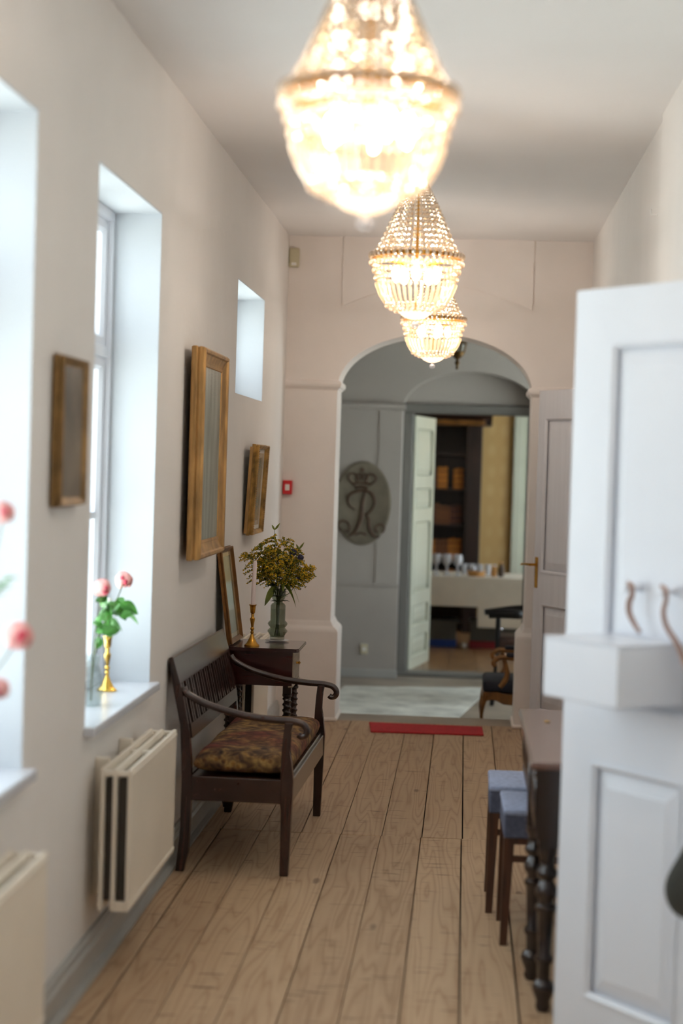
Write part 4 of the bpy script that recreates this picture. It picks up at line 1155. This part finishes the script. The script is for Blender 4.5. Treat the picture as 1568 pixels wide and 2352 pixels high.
t = thing('shoulder_bag', 'dark canvas bag hanging by a brown strap at the right edge', 'bag', D(0.43, 0.0, 0.50), ang1)
bm = newbm(); tube(bm, [(-0.006, -0.048, 0.768), (0.012, -0.050, 0.760), (0.014, -0.050, 0.735), (0.006, -0.05, 0.705), (0.022, -0.052, 0.670), (0.066, -0.055, 0.630), (0.100, -0.058, 0.585), (0.150, -0.065, 0.52), (0.180, -0.065, 0.40), (0.185, -0.06, 0.25), (0.18, -0.05, 0.15)], lambda u: 0.0055 + 0.004 * u, 8, 4); obj('strap', bm, LEATH, t, True)
bm = newbm()
rows = []
for (z, u0, u1, y0_, y1_) in ((-0.03, 0.10, 0.26, -0.09, -0.02), (-0.01, 0.055, 0.27, -0.10, -0.01), (0.05, 0.042, 0.27, -0.11, -0.005), (0.12, 0.085, 0.26, -0.09, -0.01), (0.19, 0.125, 0.25, -0.07, -0.02)):
    rows.append([bm.verts.new(p_) for p_ in ((u0, (y0_ + y1_) / 2, z), (u0 + 0.05, y0_, z), (u1 - .05, y0_, z), (u1, (y0_ + y1_) / 2, z), (u1 - .05, y1_, z), (u0 + .05, y1_, z))])
for p_, q_ in zip(rows, rows[1:]):
    for k in range(6): bm.faces.new((p_[k], p_[(k + 1) % 6], q_[(k + 1) % 6], q_[k]))
bm.faces.new(rows[0]); bm.faces.new(rows[-1])
bag = obj('bag_body', bm, BAGM, t, True); mm = bag.modifiers.new('round', 'SUBSURF'); mm.levels = 2; mm.render_levels = 2

# ------------------------------------------------------------------ dark carved table and stools
T = thing('console_table', 'blackened carved table with turned legs and glossy brown top, behind near door', 'table', (0.212, 5.175, 0))
TW, TL = 0.465, 1.16
bm = newbm(); box(bm, 0, TW, 0, TL, 0.698, 0.72, 0.006, 2); obj('tabletop', bm, TOPW, T, label='glossy brown tabletop')
bm = newbm()
box(bm, 0.022, TW - 0.01, 0.012, 0.040, 0.50, 0.698); box(bm, 0.022, TW - 0.01, TL - 0.045, TL - 0.022, 0.50, 0.698)
box(bm, 0.018, 0.026, 0.040, TL - 0.045, 0.52, 0.698); box(bm, TW - 0.03, TW - 0.012, 0.045, TL - 0.045, 0.52, 0.698)
obj('apron', bm, BLACKW, T)
bm = newbm()     # carved gadroons along the long side
for k in range(15):
    y = 0.07 + k * 0.07
    ball(bm, (0.022, y, 0.60), 0.030, 2, (0.35, 1, 2.4)); ball(bm, (0.024, y + 0.035, 0.53), 0.016, 2, (0.5, 1, 1.2))
    ball(bm, (0.020, y + 0.035, 0.672), 0.014, 2, (0.6, 1.2, 1.0))
obj('carved_ornament', bm, BLACKW, T, True)
LP = [(0, 0), (0.016, 0), (0.022, 0.012), (0.020, 0.03), (0.028, 0.05), (0.034, 0.068), (0.027, 0.085), (0.018, 0.092), (0.019, 0.135), (0.026, 0.145), (0.027, 0.155), (0.019, 0.168), (0.021, 0.225), (0.024, 0.285), (0.030, 0.292), (0.030, 0.303), (0.022, 0.310), (0.022, 0.322), (0.031, 0.335), (0.033, 0.352), (0.024, 0.368), (0.020, 0.378), (0.031, 0.392), (0.031, 0.404), (0.022, 0.415), (0.022, 0.44), (0.028, 0.452), (0.028, 0.47), (0.028, 0.50)]
for (lx, ly) in ((0.058, 0.05), (0.036, 0.37), (0.085, TL - 0.030), (TW - 0.05, 0.05), (TW - 0.05, TL - 0.03)):
    bm = newbm(); lathe(bm, LP, (lx, ly, 0), 20); box(bm, lx - 0.028, lx + 0.028, ly - 0.028, ly + 0.028, 0.47, 0.695, 0.003); obj('leg', bm, BLACKW, T, True)
t = thing('fallen_petal', 'tiny yellow petal lying on the glossy brown tabletop', 'petal', (0.285, 6.02, 0.7215))
bm = newbm(); leafmesh(bm, (0, 0, 0.001), (1, 0.3, 0.02), 0.022, 0.007, 0.0); thicken(obj('petal', bm, ROD, t), 0.001)

def stool(label, loc, rz):
    s = thing('stool', label, 'stool', loc, rz, 'blue-grey upholstered stools')
    W, Dp, H = 0.36, 0.345, 0.445
    bm = newbm(); box(bm, 0, W, 0, Dp, H - 0.02, H, 0.008, 2)
    for v in bm.verts:
        if v.co.z > H - 0.004: v.co.z += 0.006 * (1 - ((v.co.x - W / 2) / (W / 2)) ** 2)
    obj('seat', bm, DENIM, s, True)
    bm = newbm(); box(bm, 0.003, W - 0.003, 0.003, Dp - 0.003, H - 0.095, H - 0.018, 0.004); obj('seat_skirt', bm, DENIMD, s)
    for (ax, ay, sx, sy) in ((0, 0, 1, 1), (W, 0, -1, 1), (0, Dp, 1, -1), (W, Dp, -1, -1)):
        bm = newbm(); top = 0.034; bot = 0.024; zt = H - 0.095
        vt = [bm.verts.new((ax + sx * (0.004 + a * top), ay + sy * (0.004 + b * top), zt)) for a, b in ((0, 0), (1, 0), (1, 1), (0, 1))]
        vb = [bm.verts.new((ax + sx * (0.000 + a * bot), ay + sy * (0.0 + b * bot), 0)) for a, b in ((0, 0), (1, 0), (1, 1), (0, 1))]
        bm.faces.new(vt); bm.faces.new(vb)
        for k in range(4): bm.faces.new((vt[k], vt[(k + 1) % 4], vb[(k + 1) % 4], vb[k]))
        obj('leg', bm, STOOLW, s)
    bm = newbm(); box(bm, 0.02, W - 0.02, 0.008, 0.022, 0.272, 0.292); obj('stretcher', bm, STOOLW, s)
    bm = newbm(); box(bm, 0.02, W - 0.02, Dp - 0.022, Dp - 0.008, 0.272, 0.292); obj('stretcher', bm, STOOLW, s)
    bm = newbm(); box(bm, 0.02, W - 0.02, 0.008, 0.022, H - 0.115, H - 0.095); obj('seat_rail', bm, STOOLW, s)
    bm = newbm(); box(bm, 0.02, W - 0.02, Dp - 0.022, Dp - 0.008, H - 0.115, H - 0.095); obj('seat_rail', bm, STOOLW, s)
    return s
stool('nearer of the two blue-grey stools beside the dark carved table', (0.160, 5.920, 0), math.radians(1.0))
stool('further of the two blue-grey stools, its seat showing beyond the nearer one', (0.118, 6.345, 0), math.radians(0))

# ------------------------------------------------------------------ vestibule chairs
A = thing('armchair', 'gilt rococo armchair with black upholstery, half hidden by right arch pier', 'chair', (0.155, 11.47, FV))
bm = newbm()
def cush_box(bm, x0, x1, y0, y1, z0, z1, b): box(bm, x0, x1, y0, y1, z0, z1, b, 3)
cush_box(bm, 0.0, 0.50, 0.0, 0.50, 0.305, 0.385, 0.025); obj('seat_cushion', bm, BLACKC, A, True)
for yy in (0.0, 0.48):      # shaped seat rails seen from the side
    bm = newbm()
    top_ = [(0.0, 0.31), (0.09, 0.314), (0.14, 0.302), (0.18, 0.300), (0.22, 0.306), (0.50, 0.31)]
    bot_ = [(0.50, 0.27), (0.26, 0.235), (0.20, 0.232), (0.13, 0.238), (0.09, 0.258), (0.06, 0.265), (0.0, 0.25)]
    prism(bm, top_ + bot_, yy, yy + 0.025); obj('seat_rail', bm, GOLDBR, A)
bm = newbm(); box(bm, 0.0, 0.02, 0.02, 0.48, 0.25, 0.31, 0.004); obj('seat_rail', bm, GOLDBR, A)
for yy in (0.014, 0.486):
    bm = newbm(); tube(bm, [(0.022, yy, 0.295), (0.006, yy, 0.24), (-0.004, yy, 0.16), (0.006, yy, 0.07), (0.018, yy, 0.015), (0.010, yy, 0.0)], lambda u: 0.022 - 0.011 * math.sin(PI * min(1, u * 1.1) * .9), 8, 4); obj('front_leg', bm, GOLDBR, A, True)
    bm = newbm(); tube(bm, [(0.48, yy, 0.30), (0.50, yy, 0.15), (0.53, yy, 0.0)], 0.016, 8, 3); obj('back_leg', bm, GOLDBR, A, True)
    bm = newbm()
    tube(bm, [(0.105, yy, 0.345), (0.130, yy, 0.375), (0.148, yy, 0.42), (0.138, yy, 0.48), (0.128, yy, 0.52)], lambda u: 0.022 - 0.009 * u, 8, 4); obj('arm_support', bm, GOLDBR, A, True)
    bm = newbm()
    tube(bm, [(0.075, yy, 0.475), (0.062, yy, 0.495), (0.078, yy, 0.518), (0.11, yy, 0.532), (0.20, yy, 0.528), (0.32, yy, 0.54), (0.48, yy, 0.57)], lambda u: 0.018 - 0.004 * u, 8, 4); obj('arm', bm, GOLDBR, A, True)
    bm = newbm(); box(bm, 0.14, 0.36, yy - 0.02, yy + 0.02, 0.532, 0.562, 0.012, 2); obj('arm_pad', bm, BLACKC, A, True)
bm = newbm(); prism(bm, [(0.47, 0.36), (0.50, 0.36), (0.60, 0.86), (0.57, 0.87)], 0.03, 0.47); obj('back_upholstery', bm, BLACKC, A)
bm = newbm(); tube(bm, [(0.49, 0.02, 0.31), (0.53, 0.01, 0.55), (0.59, 0.04, 0.85), (0.61, 0.25, 0.93), (0.59, 0.46, 0.85), (0.53, 0.49, 0.55), (0.49, 0.48, 0.31)], 0.018, 8, 4); obj('back_frame', bm, GOLDBR, A, True)

K = thing('desk_chair', 'black low-backed chair with brown leather seat in front of parlour door', 'chair', (0.18, 13.20, FV))
bm = newbm(); box(bm, 0.09, 0.52, 0.02, 0.44, 0.40, 0.50, 0.03, 3); obj('seat', bm, BROWNL, K, True)
bm = newbm(); tube(bm, [(0.03, -0.01, 0.665), (0.10, -0.03, 0.672), (0.22, -0.04, 0.672), (0.24, -0.02, 0.67)], 0.034, 10, 3, 1.0); tube(bm, [(0.22, -0.03, 0.66), (0.40, 0.12, 0.68), (0.46, 0.30, 0.70)], 0.014, 8, 3); obj('top_rail', bm, GREYMETAL, K, True)
bm = newbm(); tube(bm, [(0.0, 0.45, 0.64), (0.12, 0.47, 0.66), (0.25, 0.46, 0.68), (0.44, 0.32, 0.70)], 0.022, 8, 3); obj('arm', bm, GREYMETAL, K, True)
for (a, b) in ((0.095, 0.03), (0.50, 0.04), (0.10, 0.42), (0.50, 0.42)):
    bm = newbm(); tube(bm, [(a, b, 0.655 if a < .2 else 0.41), (a - 0.005, b, 0.42), (a - 0.012, b, 0.2), (a - 0.03, b - 0.01, 0.0)], lambda u: 0.013 + 0.004 * math.sin(9 * u), 8, 4); obj('leg', bm, GREYMETAL, K, True)
bm = newbm(); ball(bm, (0.115, 0.0, 0.56), 0.012, 2); obj('glint_ball', bm, SILVER, K, True, 'small shiny ball put in for a glint')  # bright ball added in place of a glint on the chair

# ------------------------------------------------------------------ parlour furniture
TB = thing('buffet_table', 'long table under a white cloth in the parlour', 'table', (-1.1, 17.0, FP))
bm = newbm(); box(bm, 0, 2.9, 0.02, 0.72, 0.640, 0.665); obj('tabletop', bm, BOOKW, TB)
for (a, b) in ((0.05, 0.09), (2.83, 0.09), (0.05, 0.66), (2.83, 0.66)):
    bm = newbm(); box(bm, a - .025, a + .025, b - .025, b + .025, 0, 0.64, 0.004); obj('leg', bm, BOOKW, TB)
t = thing('tablecloth', 'white cloth hanging over the front of the parlour table', 'tablecloth', (-1.1, 17.0, FP))
bm = newbm(); prism(bm, [(-0.006, 0.40), (0.0, 0.672), (0.012, 0.678), (0.73, 0.678), (0.735, 0.42), (0.728, 0.42), (0.722, 0.666), (0.008, 0.666), (0.001, 0.40)], -0.01, 2.91, 'x')
obj('cloth', bm, LINEN, t)
bm = newbm(); prism(bm, [(-0.008, 0.21), (-0.006, 0.42), (0.0, 0.42), (0.0, 0.21)], 1.26, 1.78, 'x'); obj('hanging_corner', bm, LINEN, t)
TZ = FP + 0.679
def wineglass(label, x, y):
    g = thing('wine_glass', label, 'glass', (x, y, TZ), 0, 'wine glasses lined up on the parlour table')
    pr = [(0, 0), (0.034, 0.001), (0.030, 0.004), (0.005, 0.008), (0.004, 0.085), (0.010, 0.092), (0.032, 0.112), (0.039, 0.14), (0.034, 0.19)]
    bm = newbm(); lathe(bm, pr + [(r - 0.002, z) for r, z in pr[6:]][::-1] + [(0, 0.098)], n=16); obj('bowl', bm, CLEARG, g, True)
for r_ in range(3):
    for cx in range(3):
        wineglass('wine glass on the white parlour table, %s row from the front, %s from the left' % (('first', 'second', 'third')[r_], ('first', 'second', 'third')[cx]), -0.245 + cx * 0.100 + r_ * 0.005, 17.06 + r_ * 0.10)
t = thing('basket', 'shallow wicker basket on the parlour table right of the wine glasses', 'basket', (0.135, 17.12, TZ))
bm = newbm(); lathe(bm, [(0, 0), (0.075, 0), (0.088, 0.045), (0.084, 0.047), (0.070, 0.006), (0, 0.006)], n=24); lathe(bm, [(0.086, 0.040), (0.092, 0.044), (0.086, 0.049)], n=24); obj('weave', bm, WICK, t)
for k, (dx, dy) in enumerate(((-0.032, -0.03), (0.034, -0.025), (0.0, 0.035))):
    g = thing('tea_light_holder', ('steel tea-light holder at the left in the wicker basket', 'glass tea-light holder at the right in the wicker basket', 'glass tea-light holder at the back of the wicker basket')[k], 'holder', (0.135 + dx, 17.12 + dy, TZ + 0.008), 0, 'tea-light holders in the basket')
    bm = newbm(); lathe(bm, [(0, 0), (0.022, 0), (0.030, 0.03), (0.030, 0.075), (0.027, 0.075), (0.026, 0.03), (0.018, 0.005), (0, 0.005)], n=14); obj('glass_cup', bm, CLEARG if k else SILVER, g, True)
for k in range(4):
    g = thing('tumbler', 'small glass tumbler behind the basket, %s from the left' % ('first', 'second', 'third', 'fourth')[k], 'glass', (0.02 + 0.075 * k, 17.36, TZ), 0, 'tumblers behind the basket')
    bm = newbm(); lathe(bm, [(0, 0), (0.024, 0), (0.031, 0.10), (0.029, 0.10), (0.022, 0.004), (0, 0.004)], n=14); obj('glass_body', bm, CLEARG, g, True)
for k, (x, hh, mt, lb) in enumerate(((0.30, 0.10, WICK, 'honey-coloured jar on the white parlour table'), (0.365, 0.125, PLAQR, 'brown bottle-shaped jar at the right of the white parlour table'))):
    g = thing('jar', lb, 'jar', (x, 17.15, TZ))
    bm = newbm(); lathe(bm, [(0, 0), (0.026, 0), (0.030, 0.02), (0.028, hh * .7), (0.016, hh * .85), (0.018, hh), (0, hh)], n=16); obj('body', bm, mt, g, True)
    bm = newbm(); lathe(bm, [(0, hh), (0.019, hh), (0.019, hh + 0.012), (0, hh + 0.014)], n=14); obj('lid', bm, SILVER if k == 0 else WICK, g, True)
def crate(label, x, y, w, h, basem):
    g = thing('crate', label, 'crate', (x, y, FP))
    bm = newbm(); box(bm, 0, w, 0, 0.30, 0.0, h * 0.27, 0.006, 2); obj('base_tray', bm, basem, g, label='coloured lower tray')
    bm = newbm(); box(bm, 0.006, w - 0.006, 0.004, 0.296, h * 0.27, h, 0.006, 2); box(bm, -0.004, w + 0.004, -0.004, 0.304, h - 0.025, h, 0.005)
    for k in range(6): box(bm, 0.02 + k * (w - .04) / 6, 0.02 + k * (w - .04) / 6 + 0.02, -0.002, 0.01, h * 0.32, h - 0.04)
    obj('crate_body', bm, CRATE, g)
crate('grey crate with a blue base under the parlour table', -0.33, 17.14, 0.30, 0.26, BLUEC)
crate('grey crate with a dark red base under the parlour table', 0.09, 17.14, 0.46, 0.26, REDC)
g = thing('ball', 'small pale ball on the floor between the two crates', 'ball', (0.035, 17.10, FP + 0.028))
bm = newbm(); ball(bm, (0, 0, 0), 0.027, 3); obj('shell', bm, MATTB, g, True)
# bookcase
BX0, BX1, BY = -1.25, 0.17, 18.72
BC = thing('bookcase', 'tall dark walnut bookcase behind the parlour table', 'bookcase', (BX0, BY, FP))
W = BX1 - BX0; Hh = 2.42
bm = newbm(); box(bm, W - 0.16, W, 0, 0.5, 0, Hh - 0.18, 0.006); obj('side_pilaster', bm, BOOKW, BC)
bm = newbm(); box(bm, 0, 0.04, 0, 0.5, 0, Hh - 0.18, 0.006); obj('side_panel', bm, BOOKW, BC)
bm = newbm(); box(bm, 0.04, W - 0.16, 0.44, 0.5, 0, Hh - 0.18); obj('back_panel', bm, BOOKW, BC)
bm = newbm(); prism(bm, [(0.5, Hh - .30), (0.0, Hh - .30), (-0.01, Hh - 0.24), (-0.03, Hh - 0.22), (-0.07, Hh - .17), (-0.10, Hh - 0.10), (-0.10, Hh), (0.5, Hh)], -0.08, W + 0.09, 'x'); obj('cornice', bm, BOOKW, BC)
bm = newbm(); box(bm, -0.02, W + 0.02, -0.035, -0.0, Hh - 0.30, Hh - 0.245, 0.008); obj('gilt_moulding', bm, GOLDBR, BC, label='brown gilt moulding under the cornice')
shelves = [0.10, 0.45, 0.735, 1.10, 1.465, 1.83]
for z in shelves:
    bm = newbm(); box(bm, 0.04, W - 0.16, 0.02, 0.44, z - 0.022, z, 0.002); obj('shelf', bm, BOOKW, BC)
random.seed(21)
ORD = ['first', 'second', 'third', 'fourth', 'fifth', 'sixth', 'seventh', 'eighth', 'ninth', 'tenth', 'eleventh', 'twelfth', 'thirteenth', 'fourteenth']
bk_me = {}
for si, (z, mts, hgt, cnt, fac) in enumerate(((0.735, (BOOKA, BOOKB), 0.235, 14, 'third'), (1.10, (BOOKC, BOOKB), 0.215, 14, 'fourth'), (1.465, (BOOKA, BOOKA, BOOKC), 0.235, 13, 'fifth'), (0.45, (BOOKA, BOOKC), 0.19, 14, 'second'))):
    x = BX1 - 0.185
    for k in range(cnt):
        th = random.uniform(0.026, 0.040); hb = hgt * random.uniform(0.86, 1.0)
        if si == 2 and k in (3, 4): x -= 0.03; continue
        mt = mts[(k // 4) % len(mts)]
        b = thing('book', '%s book from the right post on the %s shelf of the bookcase' % (ORD[k], fac), 'book', (x - th, BY + 0.06, FP + z + 0.0005), 0, 'books on the %s shelf of the bookcase' % fac)
        bm = newbm(); box(bm, 0, th - 0.001, 0, 0.16, 0, hb, 0.003); obj('cover', bm, mt, b)
        bm = newbm()
        for q in (0.2, 0.5, 0.8): box(bm, -0.0003, th - 0.0007, -0.003, 0.006, hb * q - 0.004, hb * q + 0.004)
        obj('spine_bands', bm, BOOKC if mt is not BOOKC else BOOKB, b)['kind'] = 'stuff'
        x -= th + 0.0015
